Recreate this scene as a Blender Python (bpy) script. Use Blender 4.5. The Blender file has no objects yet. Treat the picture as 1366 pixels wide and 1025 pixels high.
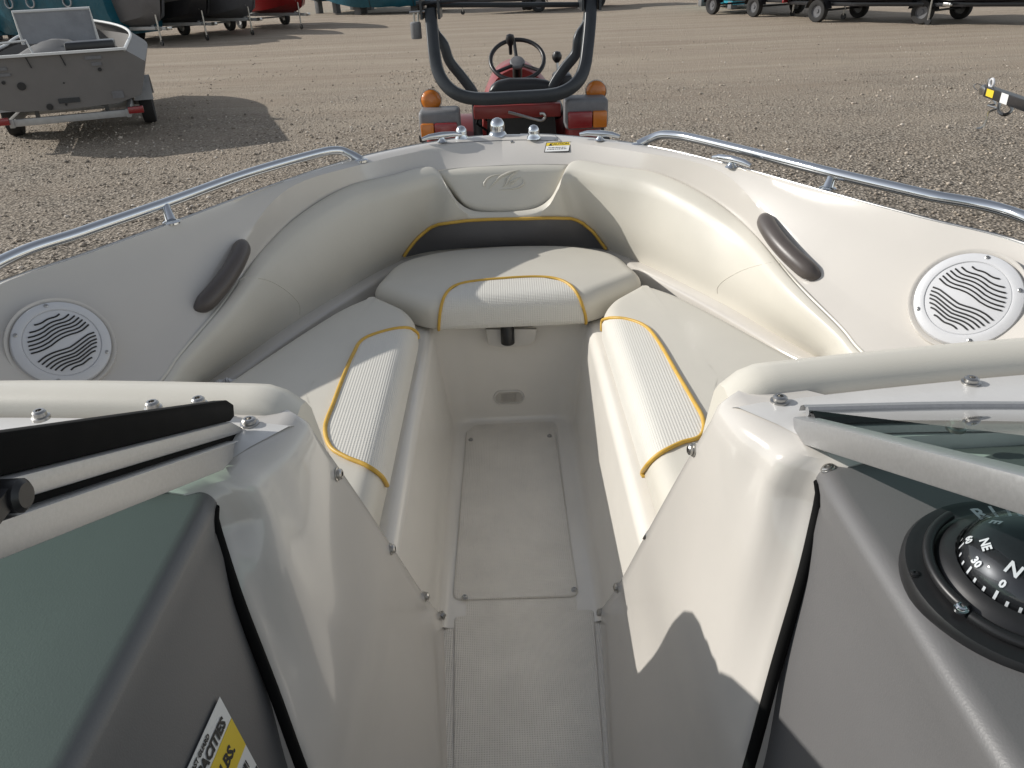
import bpy, math, random
import numpy as np
from mathutils import Vector, Matrix
from mathutils.bvhtree import BVHTree
random.seed(7); RNG = np.random.default_rng(7)
SC = bpy.context.scene
COL = SC.collection
PI = math.pi

# ------------------------------------------------------------------ camera
F_PX = 1026.0; IW, IH = 1366, 1025
PITCH = math.radians(29.0); ROLL = math.radians(2.4)
CAM = Vector((0, 0, 1.2))
GROUND = -0.85
_f = Vector((0, math.cos(PITCH), -math.sin(PITCH))); _u = Vector((0, math.sin(PITCH), math.cos(PITCH))); _x = Vector((1, 0, 0))
_cr, _sr = math.cos(ROLL), math.sin(ROLL)
cd = bpy.data.cameras.new('camera'); cam = bpy.data.objects.new('camera', cd); COL.objects.link(cam)
right = _x * _cr - _u * _sr; up = _x * _sr + _u * _cr
M = Matrix((right, up, -_f)).transposed().to_4x4(); M.translation = CAM
cam.matrix_world = M
cd.sensor_width = 36; cd.lens = F_PX / IW * 36; cd.clip_start = 0.02; cd.clip_end = 2000
SC.camera = cam

# ------------------------------------------------------------------ sky, sun, exposure
SUN_EL, SUN_AZ = math.radians(28), math.radians(-75)      # azimuth from +Y towards +X
w = bpy.data.worlds.new('World'); SC.world = w; w.use_nodes = True
nt = w.node_tree; nt.nodes.clear()
sky = nt.nodes.new('ShaderNodeTexSky'); sky.sky_type = 'NISHITA'; sky.sun_disc = False
sky.sun_elevation = SUN_EL; sky.sun_rotation = SUN_AZ % (2 * PI); sky.altitude = 300; sky.dust_density = 0.3
bg = nt.nodes.new('ShaderNodeBackground'); bg.inputs[1].default_value = 0.105
wo = nt.nodes.new('ShaderNodeOutputWorld')
hs_ = nt.nodes.new('ShaderNodeHueSaturation'); hs_.inputs['Saturation'].default_value = .35; nt.links.new(sky.outputs[0], hs_.inputs['Color']); nt.links.new(hs_.outputs[0], bg.inputs[0]); nt.links.new(bg.outputs[0], wo.inputs[0])
sd = bpy.data.lights.new('sun', 'SUN'); sd.energy = 3.2; sd.angle = math.radians(0.5); sd.color = (1, .96, .90)
so = bpy.data.objects.new('sun', sd); COL.objects.link(so)
sun_dir = Vector((math.sin(SUN_AZ) * math.cos(SUN_EL), math.cos(SUN_AZ) * math.cos(SUN_EL), math.sin(SUN_EL)))
so.rotation_euler = sun_dir.to_track_quat('Z', 'Y').to_euler(); so.location = (-10, 5, 12)
vs = SC.view_settings; vs.view_transform = 'Standard'; vs.look = 'None'; vs.exposure = 0.40; vs.gamma = 1
SC.render.engine = 'CYCLES'

# ------------------------------------------------------------------ pixel -> point
def ray(px, py):
    a = px - IW / 2; b = py - IH / 2
    u2 = _cr * a - _sr * b; v2 = _sr * a + _cr * b
    return _f + _x * (u2 / F_PX) - _u * (v2 / F_PX)
def PZ(px, py, z): d = ray(px, py); return CAM + d * ((z - CAM.z) / d.z)
def PY(px, py, y): d = ray(px, py); return CAM + d * (y / d.y)
def PX(px, py, x): d = ray(px, py); return CAM + d * (x / d.x)
def PP(px, py, o, n):
    d = ray(px, py); n = Vector(n); return CAM + d * ((Vector(o) - CAM).dot(n) / d.dot(n))
def mir(p): return Vector((-p[0], p[1], p[2]))

# ------------------------------------------------------------------ materials
MATS = {}
def new_mat(name):
    m = bpy.data.materials.new(name); m.use_nodes = True; MATS[name] = m
    return m, m.node_tree, m.node_tree.nodes['Principled BSDF']
def mat(name, col, rough=.5, metal=0, coat=0, var=.0, vscale=6, bump=0, bscale=200, spec=.5, col2=None, btype='noise', detail=4, bdist=.002):
    m, t, b = new_mat(name); N, L = t.nodes, t.links
    b.inputs['Roughness'].default_value = rough; b.inputs['Metallic'].default_value = metal
    b.inputs['Coat Weight'].default_value = coat; b.inputs['Coat Roughness'].default_value = .06
    b.inputs['Specular IOR Level'].default_value = spec
    tc = N.new('ShaderNodeTexCoord')
    if var > 0 or col2:
        n = N.new('ShaderNodeTexNoise'); n.inputs['Scale'].default_value = vscale; n.inputs['Detail'].default_value = 6; n.inputs['Roughness'].default_value = .65
        L.new(tc.outputs['Object'], n.inputs['Vector'])
        r = N.new('ShaderNodeValToRGB'); r.color_ramp.elements[0].position = .3; r.color_ramp.elements[1].position = .7
        c2 = col2 or tuple(min(1, c * (1 + var)) for c in col); c1 = col if col2 else tuple(c * (1 - var) for c in col)
        r.color_ramp.elements[0].color = (*c1, 1); r.color_ramp.elements[1].color = (*c2, 1)
        L.new(n.outputs['Fac'], r.inputs['Fac']); L.new(r.outputs['Color'], b.inputs['Base Color'])
        rr = N.new('ShaderNodeMapRange'); rr.inputs['To Min'].default_value = rough * .85; rr.inputs['To Max'].default_value = min(1, rough * 1.2)
        L.new(n.outputs['Fac'], rr.inputs['Value']); L.new(rr.outputs['Result'], b.inputs['Roughness'])
    else:
        b.inputs['Base Color'].default_value = (*col, 1)
    if bump > 0:
        if btype == 'noise':
            n2 = N.new('ShaderNodeTexNoise'); n2.inputs['Scale'].default_value = bscale; n2.inputs['Detail'].default_value = detail; out = n2.outputs['Fac']
        else:
            n2 = N.new('ShaderNodeTexVoronoi'); n2.inputs['Scale'].default_value = bscale; n2.inputs['Randomness'].default_value = 0 if btype == 'grid' else 1; out = n2.outputs['Distance']
        L.new(tc.outputs['Object'], n2.inputs['Vector'])
        bp = N.new('ShaderNodeBump'); bp.inputs['Strength'].default_value = bump; bp.inputs['Distance'].default_value = bdist
        L.new(out, bp.inputs['Height']); L.new(bp.outputs['Normal'], b.inputs['Normal'])
    return m
def dimple(m, mode, pitch, strength, dist):
    t = m.node_tree; N, L = t.nodes, t.links; b = N['Principled BSDF']
    def mth(op, a, c=None):
        x = N.new('ShaderNodeMath'); x.operation = op
        for i, q in enumerate((a, c)):
            if q is None: continue
            if isinstance(q, (int, float)): x.inputs[i].default_value = q
            else: L.new(q, x.inputs[i])
        return x.outputs[0]
    tc = N.new('ShaderNodeTexCoord'); sp = N.new('ShaderNodeSeparateXYZ'); L.new(tc.outputs['Object'], sp.inputs[0]); X, Y, Z = sp.outputs
    if mode == 'xy': a, c = X, Y
    elif mode == 'side': a, c = mth('ADD', mth('ABSOLUTE', X), Z), Y
    else: a, c = X, mth('ADD', Y, Z)
    k = 2 * PI / pitch; u = mth('ADD', a, c); v = mth('SUBTRACT', a, c)
    h = mth('MULTIPLY', mth('SINE', mth('MULTIPLY', u, k * .7)), mth('SINE', mth('MULTIPLY', v, k * .7)))
    bp = N.new('ShaderNodeBump'); bp.inputs['Strength'].default_value = strength; bp.inputs['Distance'].default_value = dist; L.new(h, bp.inputs['Height']); L.new(bp.outputs['Normal'], b.inputs['Normal'])
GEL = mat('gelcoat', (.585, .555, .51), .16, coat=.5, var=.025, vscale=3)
GELM = mat('gelcoat_matte', (.60, .575, .53), .30, coat=.2, var=.05, vscale=5, bump=.05, bscale=60)
DECKW = mat('deck_white', (.60, .59, .57), .34, var=.06, vscale=9, coat=.15, bump=.08, bscale=90)
LINER_LIFT = mat('gelcoat_liner_lifted', (.77, .735, .67), .22, coat=.4, var=.03, vscale=4)  # gelcoat paled, like the nonskid floor, to brighten the shaded footwell
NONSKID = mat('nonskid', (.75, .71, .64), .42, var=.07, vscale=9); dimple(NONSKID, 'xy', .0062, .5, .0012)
VINYL = mat('cream_vinyl', (.63, .60, .525), .40, var=.03, vscale=5, bump=.18, bscale=420, detail=3, bdist=.001)
DIMPLE = mat('dimpled_vinyl', (.70, .68, .62), .42, var=.02, vscale=5); dimple(DIMPLE, 'side', .0085, .35, .0014)
DIMPLEF = mat('dimpled_vinyl_front', (.70, .68, .62), .42, var=.02, vscale=5); dimple(DIMPLEF, 'front', .0085, .35, .0014)
GREYV = mat('grey_vinyl', (.115, .112, .114), .36, var=.1, vscale=8, bump=.25, bscale=380, bdist=.001)
PIPE = mat('yellow_piping', (.60, .37, .06), .45, var=.12, vscale=30)
CHROME = mat('chrome', (.62, .64, .66), .07, metal=1)
STEEL = mat('steel', (.45, .44, .42), .28, metal=1, var=.1, vscale=60)
ALU = mat('satin_aluminium', (.46, .46, .46), .42, metal=.75, var=.07, vscale=260, bump=.12, bscale=900, bdist=.0006)
ALUD = mat('bare_aluminium_hull', (.17, .16, .15), .55, metal=.15, var=.08, vscale=2)
BLACK = mat('black_plastic', (.012, .012, .013), .38, var=.2, vscale=20)
RUBBER = mat('black_rubber', (.004, .004, .004), .8, spec=.15, var=.2, vscale=20)
DASH = mat('grey_dash', (.135, .132, .132), .40, var=.03, vscale=4, bump=.22, bscale=520, bdist=.0008)
GRAB = mat('grab_handle', (.085, .072, .066), .38, var=.08, vscale=20, bump=.1, bscale=500)
SPK = mat('speaker_white', (.60, .605, .62), .34, var=.03, vscale=12)
WHITE = mat('white_print', (.75, .75, .73), .4)
YELL = mat('yellow_print', (.75, .55, .03), .45)
INK = mat('black_ink', (.015, .015, .015), .5)
REDINK = mat('red_ink', (.45, .02, .03), .5)
TRED = mat('tractor_red', (.23, .022, .018), .4, var=.15, vscale=8, coat=.2)
TGREY = mat('tractor_dark_grey', (.03, .034, .038), .36, var=.2, vscale=10)
SGREY = mat('lamp_housing_grey', (.16, .16, .165), .5, var=.15, vscale=20)
AMBER = mat('amber_lens', (.55, .16, .01), .15, coat=.6, bump=.5, bscale=160, btype='grid')
REDL = mat('red_lens', (.24, .012, .014), .15, coat=.6, bump=.5, bscale=160, btype='grid')
CLEARL = mat('light_lens', (.50, .47, .42), .2, coat=.5)
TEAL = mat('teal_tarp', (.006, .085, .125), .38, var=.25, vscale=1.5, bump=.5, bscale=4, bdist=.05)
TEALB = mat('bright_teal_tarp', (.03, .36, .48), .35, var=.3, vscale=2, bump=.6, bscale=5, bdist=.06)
GALV = mat('galvanised', (.42, .42, .41), .5, metal=.4, var=.12, vscale=12)
BWHITE = mat('boat_white', (.68, .68, .66), .4, var=.06, vscale=3)
BBLACK = mat('boat_black', (.018, .018, .02), .3, var=.2, vscale=4)
BGREY = mat('boat_grey', (.11, .11, .115), .4, var=.12, vscale=3)
BRED = mat('boat_red', (.22, .012, .012), .3, var=.1, vscale=3)
BCOVER = mat('canvas_cover', (.15, .15, .15), .8, var=.15, vscale=4)
SILVERC = mat('silver_cover', (.30, .31, .33), .6, var=.1, vscale=4, bump=.4, bscale=9, bdist=.03)
WALLC = mat('cream_siding', (.46, .43, .38), .8, var=.06, vscale=2)
TIREM = mat('tyre', (.022, .021, .02), .85, var=.25, vscale=12, bump=.3, bscale=40)
def mat_glass():
    m, t, b = new_mat('tinted_glass'); N, L = t.nodes, t.links; N.remove(b)
    tr = N.new('ShaderNodeBsdfTransparent'); tr.inputs[0].default_value = (.50, .68, .60, 1)
    gl = N.new('ShaderNodeBsdfGlossy'); gl.inputs['Roughness'].default_value = .02; gl.inputs[0].default_value = (1, 1, 1, 1)
    lw = N.new('ShaderNodeLayerWeight'); lw.inputs[0].default_value = .5; pw = N.new('ShaderNodeMath'); pw.operation = 'POWER'; pw.inputs[1].default_value = 5; L.new(lw.outputs['Facing'], pw.inputs[0])
    fr = N.new('ShaderNodeMath'); fr.operation = 'MULTIPLY_ADD'; fr.inputs[1].default_value = .9; fr.inputs[2].default_value = .05; L.new(pw.outputs[0], fr.inputs[0])
    mx = N.new('ShaderNodeMixShader'); L.new(fr.outputs[0], mx.inputs[0]); L.new(tr.outputs[0], mx.inputs[1]); L.new(gl.outputs[0], mx.inputs[2])
    L.new(mx.outputs[0], N['Material Output'].inputs[0]); return m
GLASS = mat_glass()
def mat_dome():
    m, t, b = new_mat('compass_dome'); N, L = t.nodes, t.links; N.remove(b)
    tr = N.new('ShaderNodeBsdfTransparent'); tr.inputs[0].default_value = (.9, .92, .95, 1)
    gl = N.new('ShaderNodeBsdfGlossy'); gl.inputs['Roughness'].default_value = .03
    lw = N.new('ShaderNodeLayerWeight'); lw.inputs[0].default_value = .5; pw = N.new('ShaderNodeMath'); pw.operation = 'POWER'; pw.inputs[1].default_value = 5; L.new(lw.outputs['Facing'], pw.inputs[0])
    fr = N.new('ShaderNodeMath'); fr.operation = 'MULTIPLY_ADD'; fr.inputs[1].default_value = .9; fr.inputs[2].default_value = .05; L.new(pw.outputs[0], fr.inputs[0])
    mx = N.new('ShaderNodeMixShader'); L.new(fr.outputs[0], mx.inputs[0]); L.new(tr.outputs[0], mx.inputs[1]); L.new(gl.outputs[0], mx.inputs[2])
    L.new(mx.outputs[0], N['Material Output'].inputs[0]); return m
DOME = mat_dome()

# ------------------------------------------------------------------ mesh helpers
class G:
    """collects geometry for one mesh"""
    def __init__(s): s.v = []; s.f = []
    def add(s, v, f):
        o = len(s.v); s.v += [tuple(p) for p in v]; s.f += [tuple(i + o for i in q) for q in f]; return s
    def grid(s, rows, closed_u=False, closed_v=False):
        n, m = len(rows), len(rows[0]); v = [p for r in rows for p in r]; f = []
        for i in range(n if closed_v else n - 1):
            for j in range(m if closed_u else m - 1):
                a = i * m + j; b = i * m + (j + 1) % m; c = ((i + 1) % n) * m + (j + 1) % m; d = ((i + 1) % n) * m + j
                f.append((a, b, c, d))
        return s.add(v, f)
    def box(s, c, d, rot=None):
        v = [Vector((x * d[0] / 2, y * d[1] / 2, z * d[2] / 2)) for x in (-1, 1) for y in (-1, 1) for z in (-1, 1)]
        if rot is not None: v = [rot @ p for p in v]
        v = [p + Vector(c) for p in v]
        return s.add(v, [(0, 1, 3, 2), (4, 6, 7, 5), (0, 4, 5, 1), (2, 3, 7, 6), (0, 2, 6, 4), (1, 5, 7, 3)])
    def beam(s, a, b, wd, ht, upv=(0, 0, 1)):
        a, b = Vector(a), Vector(b); d = (b - a); L = d.length; d.normalize(); u = Vector(upv)
        sx = d.cross(u).normalized(); u = sx.cross(d)
        rot = Matrix((d, sx, u)).transposed(); return s.box((a + b) / 2, (L, wd, ht), rot)
    def tube(s, path, r, n=12, cap=True, closed=False):
        path = [Vector(p) for p in path]; k = len(path); rs = r if isinstance(r, (list, tuple)) else [r] * k
        rows = []; prev = None
        for i in range(k):
            a = path[(i - 1) % k] if (closed or i > 0) else path[0]; b = path[(i + 1) % k] if (closed or i < k - 1) else path[-1]
            t = (b - a).normalized()
            if prev is None: nx = t.orthogonal().normalized()
            else:
                nx = prev - t * prev.dot(t)
                nx = nx.normalized() if nx.length > 1e-6 else t.orthogonal().normalized()
            prev = nx; ny = t.cross(nx)
            rows.append([path[i] + (nx * math.cos(2 * PI * j / n) + ny * math.sin(2 * PI * j / n)) * rs[i] for j in range(n)])
        o = len(s.v); s.grid(rows, closed_u=True, closed_v=closed)
        if cap and not closed:
            s.f.append(tuple(o + j for j in reversed(range(n)))); s.f.append(tuple(o + (k - 1) * n + j for j in range(n)))
        return s
    def lathe(s, prof, o, axis=(0, 0, 1), n=32, cap=True):
        ax = Vector(axis).normalized(); nx = ax.orthogonal().normalized(); ny = ax.cross(nx); o = Vector(o)
        rows = [[o + ax * h + (nx * math.cos(2 * PI * j / n) + ny * math.sin(2 * PI * j / n)) * r for j in range(n)] for r, h in prof]
        b = len(s.v); s.grid(rows, closed_u=True)
        if cap:
            s.f.append(tuple(b + j for j in reversed(range(n)))); s.f.append(tuple(b + (len(prof) - 1) * n + j for j in range(n)))
        return s
    def prism(s, poly, ext):
        n = len(poly); e = Vector(ext); v = [Vector(p) for p in poly] + [Vector(p) + e for p in poly]
        f = [tuple(reversed(range(n))), tuple(range(n, 2 * n))] + [(i, (i + 1) % n, n + (i + 1) % n, n + i) for i in range(n)]
        return s.add(v, f)
    def mirror(s):
        s.v = [(-a, b, c) for a, b, c in s.v]; s.f = [tuple(reversed(q)) for q in s.f]; return s
    def bvh(s): return BVHTree.FromPolygons([Vector(p) for p in s.v], s.f)
    def build(s, name, m, parent=None, smooth=40, bevel=0, bseg=2):
        me = bpy.data.meshes.new(name); me.from_pydata(s.v, [], s.f); me.update()
        import bmesh
        b = bmesh.new(); b.from_mesh(me); bmesh.ops.recalc_face_normals(b, faces=b.faces)
        if bevel:
            bmesh.ops.remove_doubles(b, verts=b.verts, dist=1e-5)
            es = [e for e in b.edges if len(e.link_faces) == 2 and e.calc_face_angle() > .5]
            bmesh.ops.bevel(b, geom=es, offset=bevel, segments=bseg, profile=.5, affect='EDGES', clamp_overlap=True)
        b.to_mesh(me); b.free()
        for p in me.polygons: p.use_smooth = bool(smooth)
        if smooth and smooth < 180: me.set_sharp_from_angle(angle=math.radians(smooth))
        me.materials.append(m)
        o = bpy.data.objects.new(name, me); COL.objects.link(o)
        if parent is not None:
            o.parent = parent
            base = parent.get('_w', (0, 0, 0)); o.location = (-base[0], -base[1], -base[2]) if '_w' in parent else (0, 0, 0)
        return o
ROOTS = []
def thing(name, label, cat, loc=(0, 0, 0), group=None, world=True):
    o = bpy.data.objects.new(name, None); COL.objects.link(o); o.location = loc; o['label'] = label; o['category'] = cat
    if group: o['group'] = group
    if world: o['_w'] = tuple(loc)         # children are given in world coordinates
    o.empty_display_size = .1; ROOTS.append(o)
    return o
def tag(o, label, cat, group=None):
    o['label'] = label; o['category'] = cat
    if group: o['group'] = group
    return o
def copy_tree(o, parent=None):
    c = o.copy(); COL.objects.link(c); c.parent = parent
    for ch in list(o.children): copy_tree(ch, c)
    return c
def cr(pts, n=8, closed=False):
    """Catmull-Rom through points"""
    P = [Vector(p) for p in pts]; out = []; k = len(P)
    for i in range(k if closed else k - 1):
        g = lambda j: P[j % k] if closed else P[max(0, min(k - 1, j))]
        p0, p1, p2, p3 = g(i - 1), g(i), g(i + 1), g(i + 2)
        for q in range(n):
            t = q / n
            out.append(.5 * ((2 * p1) + (p2 - p0) * t + (2 * p0 - 5 * p1 + 4 * p2 - p3) * t * t + (3 * p1 - p0 - 3 * p2 + p3) * t ** 3))
    if not closed: out.append(P[-1].copy())
    return out
def resample(pts, n):
    P = [Vector(p) for p in pts]; d = [0]
    for a, b in zip(P, P[1:]): d.append(d[-1] + (b - a).length)
    out = []; j = 0
    for i in range(n):
        t = d[-1] * i / (n - 1)
        while j < len(P) - 2 and d[j + 1] < t: j += 1
        L = d[j + 1] - d[j]; out.append(P[j].lerp(P[j + 1], (t - d[j]) / L if L > 0 else 0))
    return out
def round_poly(pts, rad, seg=6):
    P = [Vector((p[0], p[1])) for p in pts]; n = len(P); out = []
    for i in range(n):
        r = rad[i] if isinstance(rad, (list, tuple)) else rad
        a, b, c = P[i - 1], P[i], P[(i + 1) % n]; u = (a - b); v = (c - b)
        d = min(r, u.length * .45, v.length * .45); p0 = b + u.normalized() * d; p1 = b + v.normalized() * d
        for k in range(seg + 1):
            t = k / seg; out.append((1 - t) ** 2 * p0 + 2 * t * (1 - t) * b + t * t * p1)
    # densify
    res = []
    for i in range(len(out)):
        a, b = out[i], out[(i + 1) % len(out)]; L = (b - a).length; k = max(1, int(L / .03))
        for q in range(k): res.append(a.lerp(b, q / k))
    return res
def cushion(outline, z0, z1, r, crown=.012, rb=.012, wob=.0):
    """outline: list of 2-D points (rounded), returns G"""
    P = [Vector((p[0], p[1])) for p in outline]; n = len(P)
    ar = sum(P[i].x * P[(i + 1) % n].y - P[(i + 1) % n].x * P[i].y for i in range(n))
    if ar < 0: P.reverse()
    N = []
    for i in range(n):
        t = (P[(i + 1) % n] - P[i - 1]).normalized(); N.append(Vector((-t.y, t.x)))
    c = sum(P, Vector((0, 0))) / n
    rings = []
    for d, z in [(rb, z0), (rb * .3, z0 + rb * .4), (0, z0 + rb)]: rings.append([(P[i] + N[i] * d).to_3d() + Vector((0, 0, z)) for i in range(n)])
    for k in range(0, 7):
        th = PI / 2 * k / 6; d = r * (1 - math.cos(th)); z = z1 - r * (1 - math.sin(th)); rings.append([(P[i] + N[i] * d).to_3d() + Vector((0, 0, z)) for i in range(n)])
    base = [P[i] + N[i] * r for i in range(n)]
    for k in range(1, 10):
        t = k / 10; rings.append([base[i].lerp(c, t).to_3d() + Vector((0, 0, z1 + crown * (1 - (1 - t) ** 3))) for i in range(n)])
    g = G(); g.grid(rings, closed_u=True)
    o = len(g.v); g.v.append((c.x, c.y, z1 + crown)); b = o - n
    for i in range(n): g.f.append((b + i, b + (i + 1) % n, o))
    return g
def cast(bv, px, py, off=0.0):
    d = ray(px, py).normalized(); loc, nor, idx, dist = bv.ray_cast(CAM, d)
    if loc is None: return None, None
    if nor.dot(d) > 0: nor = -nor
    return loc + nor * off, nor
def castp(bv, px, py, off=0.0):
    p, n = cast(bv, px, py, off)
    if p is None:
        # nearest point to the ray near the surface
        d = ray(px, py).normalized(); best = None
        for t in np.linspace(.4, 3.2, 120):
            q = CAM + d * float(t); l, nn, i, ds = bv.find_nearest(q)
            if best is None or ds < best[0]: best = (ds, l, nn)
        n = best[2]; n = -n if n.dot(d) > 0 else n
        p = best[1] + n * off
    return p, n
def patch(bv, top, bot, nu=40, nv=10, off=.004):
    """sheet between two pixel curves laid on a surface"""
    t = resample([(a, b, 0) for a, b in top], nu); b_ = resample([(a, b, 0) for a, b in bot], nu); rows = []
    smax = []
    for i in range(nu):
        f = lambda q: cast(bv, *(t[i].lerp(b_[i], q)).xy)[0] is not None
        if f(1.0): smax.append(1.0); continue
        lo = next((q / 40 for q in range(39, -1, -1) if f(q / 40)), 0); hi = lo + 1 / 40
        for _ in range(14):
            m_ = (lo + hi) / 2
            if f(m_): lo = m_
            else: hi = m_
        smax.append(lo - .004)
    for j in range(nv):
        s = j / (nv - 1); rows.append([castp(bv, *(t[i].lerp(b_[i], s * smax[i])).xy, off)[0] for i in range(nu)])
    return G().grid(rows)
def on_surf(bv, pts, off=.004, n=8):
    c = cr([(a, b, 0) for a, b in pts], n); return [castp(bv, p.x, p.y, off)[0] for p in c]
_txt = {}
def text_geo(s, o, xa, ya, size, off=0, spacing=1.0, bold=0, align='CENTER'):
    """flat lettering as geometry: o = centre, xa / ya = unit axes"""
    cu = bpy.data.curves.new('t', 'FONT'); cu.body = s; cu.align_x = align; cu.align_y = 'CENTER'; cu.size = size; cu.resolution_u = 2; cu.space_character = spacing; cu.offset = bold
    ob = bpy.data.objects.new('t', cu); COL.objects.link(ob)
    dg = bpy.context.evaluated_depsgraph_get(); me = bpy.data.meshes.new_from_object(ob.evaluated_get(dg))
    xa, ya, o = Vector(xa), Vector(ya), Vector(o); nz = xa.cross(ya).normalized()
    g = G(); g.add([o + xa * v.co.x + ya * v.co.y + nz * off for v in me.vertices], [tuple(p.vertices) for p in me.polygons])
    bpy.data.objects.remove(ob); bpy.data.curves.remove(cu); bpy.data.meshes.remove(me)
    return g
def screw(parent, p, n, r=.0065, name='screw', m=None, h=.004):
    n = Vector(n).normalized(); g = G()
    g.lathe([(r * 1.25, -.001), (r * 1.25, h * .25), (r * .95, h * .35), (r * .95, h * .8), (r * .7, h), (r * .42, h), (r * .40, h * .6)], p, n, 16)
    return g.build(name, m or STEEL, parent, smooth=35)

# ================================================================== GROUND
def ground_mat():
    m, t, b = new_mat('gravel_ground'); N, L = t.nodes, t.links
    tc = N.new('ShaderNodeTexCoord')
    def noise(sc, det=6, ro=.6, vec=None):
        n = N.new('ShaderNodeTexNoise'); n.inputs['Scale'].default_value = sc; n.inputs['Detail'].default_value = det; n.inputs['Roughness'].default_value = ro
        L.new(vec or tc.outputs['Object'], n.inputs['Vector']); return n.outputs['Fac']
    def ramp(fac, c0, c1, p0=.3, p1=.7):
        r = N.new('ShaderNodeValToRGB'); r.color_ramp.elements[0].position = p0; r.color_ramp.elements[1].position = p1
        r.color_ramp.elements[0].color = (*c0, 1); r.color_ramp.elements[1].color = (*c1, 1); L.new(fac, r.inputs['Fac']); return r.outputs['Color']
    def mix(f, a, c, mode='MIX'):
        x = N.new('ShaderNodeMix'); x.data_type = 'RGBA'; x.blend_type = mode
        if isinstance(f, float): x.inputs[0].default_value = f
        else: L.new(f, x.inputs[0])
        L.new(a, x.inputs[6]); L.new(c, x.inputs[7]); return x.outputs[2]
    v = N.new('ShaderNodeTexVoronoi'); v.inputs['Scale'].default_value = 34; L.new(tc.outputs['Object'], v.inputs['Vector'])
    stone = ramp(v.outputs['Color'], (.20, .17, .135), (.66, .58, .48), .1, .9)
    gap = ramp(v.outputs['Distance'], (1.08, 1.08, 1.08), (.30, .30, .30), .30, .75); stone = mix(1.0, stone, gap, 'MULTIPLY')
    # tyre-track streaks: noise stretched along X
    mp = N.new('ShaderNodeMapping'); mp.inputs['Scale'].default_value = (.16, 1.6, 1); mp.inputs['Rotation'].default_value = (0, 0, .10); L.new(tc.outputs['Object'], mp.inputs['Vector'])
    dirt = ramp(noise(1.0, 8, .7, mp.outputs['Vector']), (.40, .325, .25), (.53, .45, .355), .32, .68)
    fine = ramp(noise(60, 5, .8), (.6, .6, .6), (1.15, 1.15, 1.15), .3, .7)
    dirt2 = mix(.8, dirt, fine, 'MULTIPLY')
    # where loose gravel lies: near the boat and in patches
    sep = N.new('ShaderNodeSeparateXYZ'); L.new(tc.outputs['Object'], sep.inputs[0])
    rg = N.new('ShaderNodeMapRange'); rg.inputs['From Min'].default_value = 4; rg.inputs['From Max'].default_value = 21; rg.inputs['To Min'].default_value = .85; rg.inputs['To Max'].default_value = .0
    L.new(sep.outputs['Y'], rg.inputs['Value'])
    big = noise(.55, 6, .7)
    ad = N.new('ShaderNodeMath'); ad.operation = 'ADD'; L.new(rg.outputs['Result'], ad.inputs[0]); L.new(big, ad.inputs[1])
    fr = N.new('ShaderNodeMapRange'); fr.inputs['From Min'].default_value = .70; fr.inputs['From Max'].default_value = 1.25; L.new(ad.outputs[0], fr.inputs['Value'])
    col = mix(fr.outputs['Result'], dirt2, stone)
    L.new(col, b.inputs['Base Color']); b.inputs['Roughness'].default_value = .95; b.inputs['Specular IOR Level'].default_value = .2
    bp = N.new('ShaderNodeBump'); bp.inputs['Strength'].default_value = 1.0; bp.inputs['Distance'].default_value = .03
    L.new(v.outputs['Distance'], bp.inputs['Height'])
    bp2 = N.new('ShaderNodeBump'); bp2.inputs['Strength'].default_value = .8; bp2.inputs['Distance'].default_value = .04; L.new(noise(14, 8, .75), bp2.inputs['Height']); L.new(bp.outputs['Normal'], bp2.inputs['Normal'])
    L.new(bp2.outputs['Normal'], b.inputs['Normal']); return m
GM = ground_mat()
# ground sheet: fine in the middle, coarse out to the horizon
xs = np.concatenate([-np.geomspace(700, 31, 10), np.linspace(-30, 30, 121), np.geomspace(31, 700, 10)])
ys = np.concatenate([-np.geomspace(300, 11, 7), np.linspace(-10, 50, 121), np.geomspace(51, 900, 10)])
def gz(x, y):
    r = math.hypot(x * .6, y - 12)
    return GROUND + (.010 * math.sin(.9 * x + .3 * y) * math.sin(.7 * y - .2 * x) + .006 * math.sin(2.3 * x + 1.1) * math.sin(1.9 * y)) * (1 if r < 40 else .2)
g = G(); g.grid([[Vector((x, y, gz(x, y))) for x in xs] for y in ys])
o = g.build('ground', GM, None, smooth=180); o['kind'] = 'structure'
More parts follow.
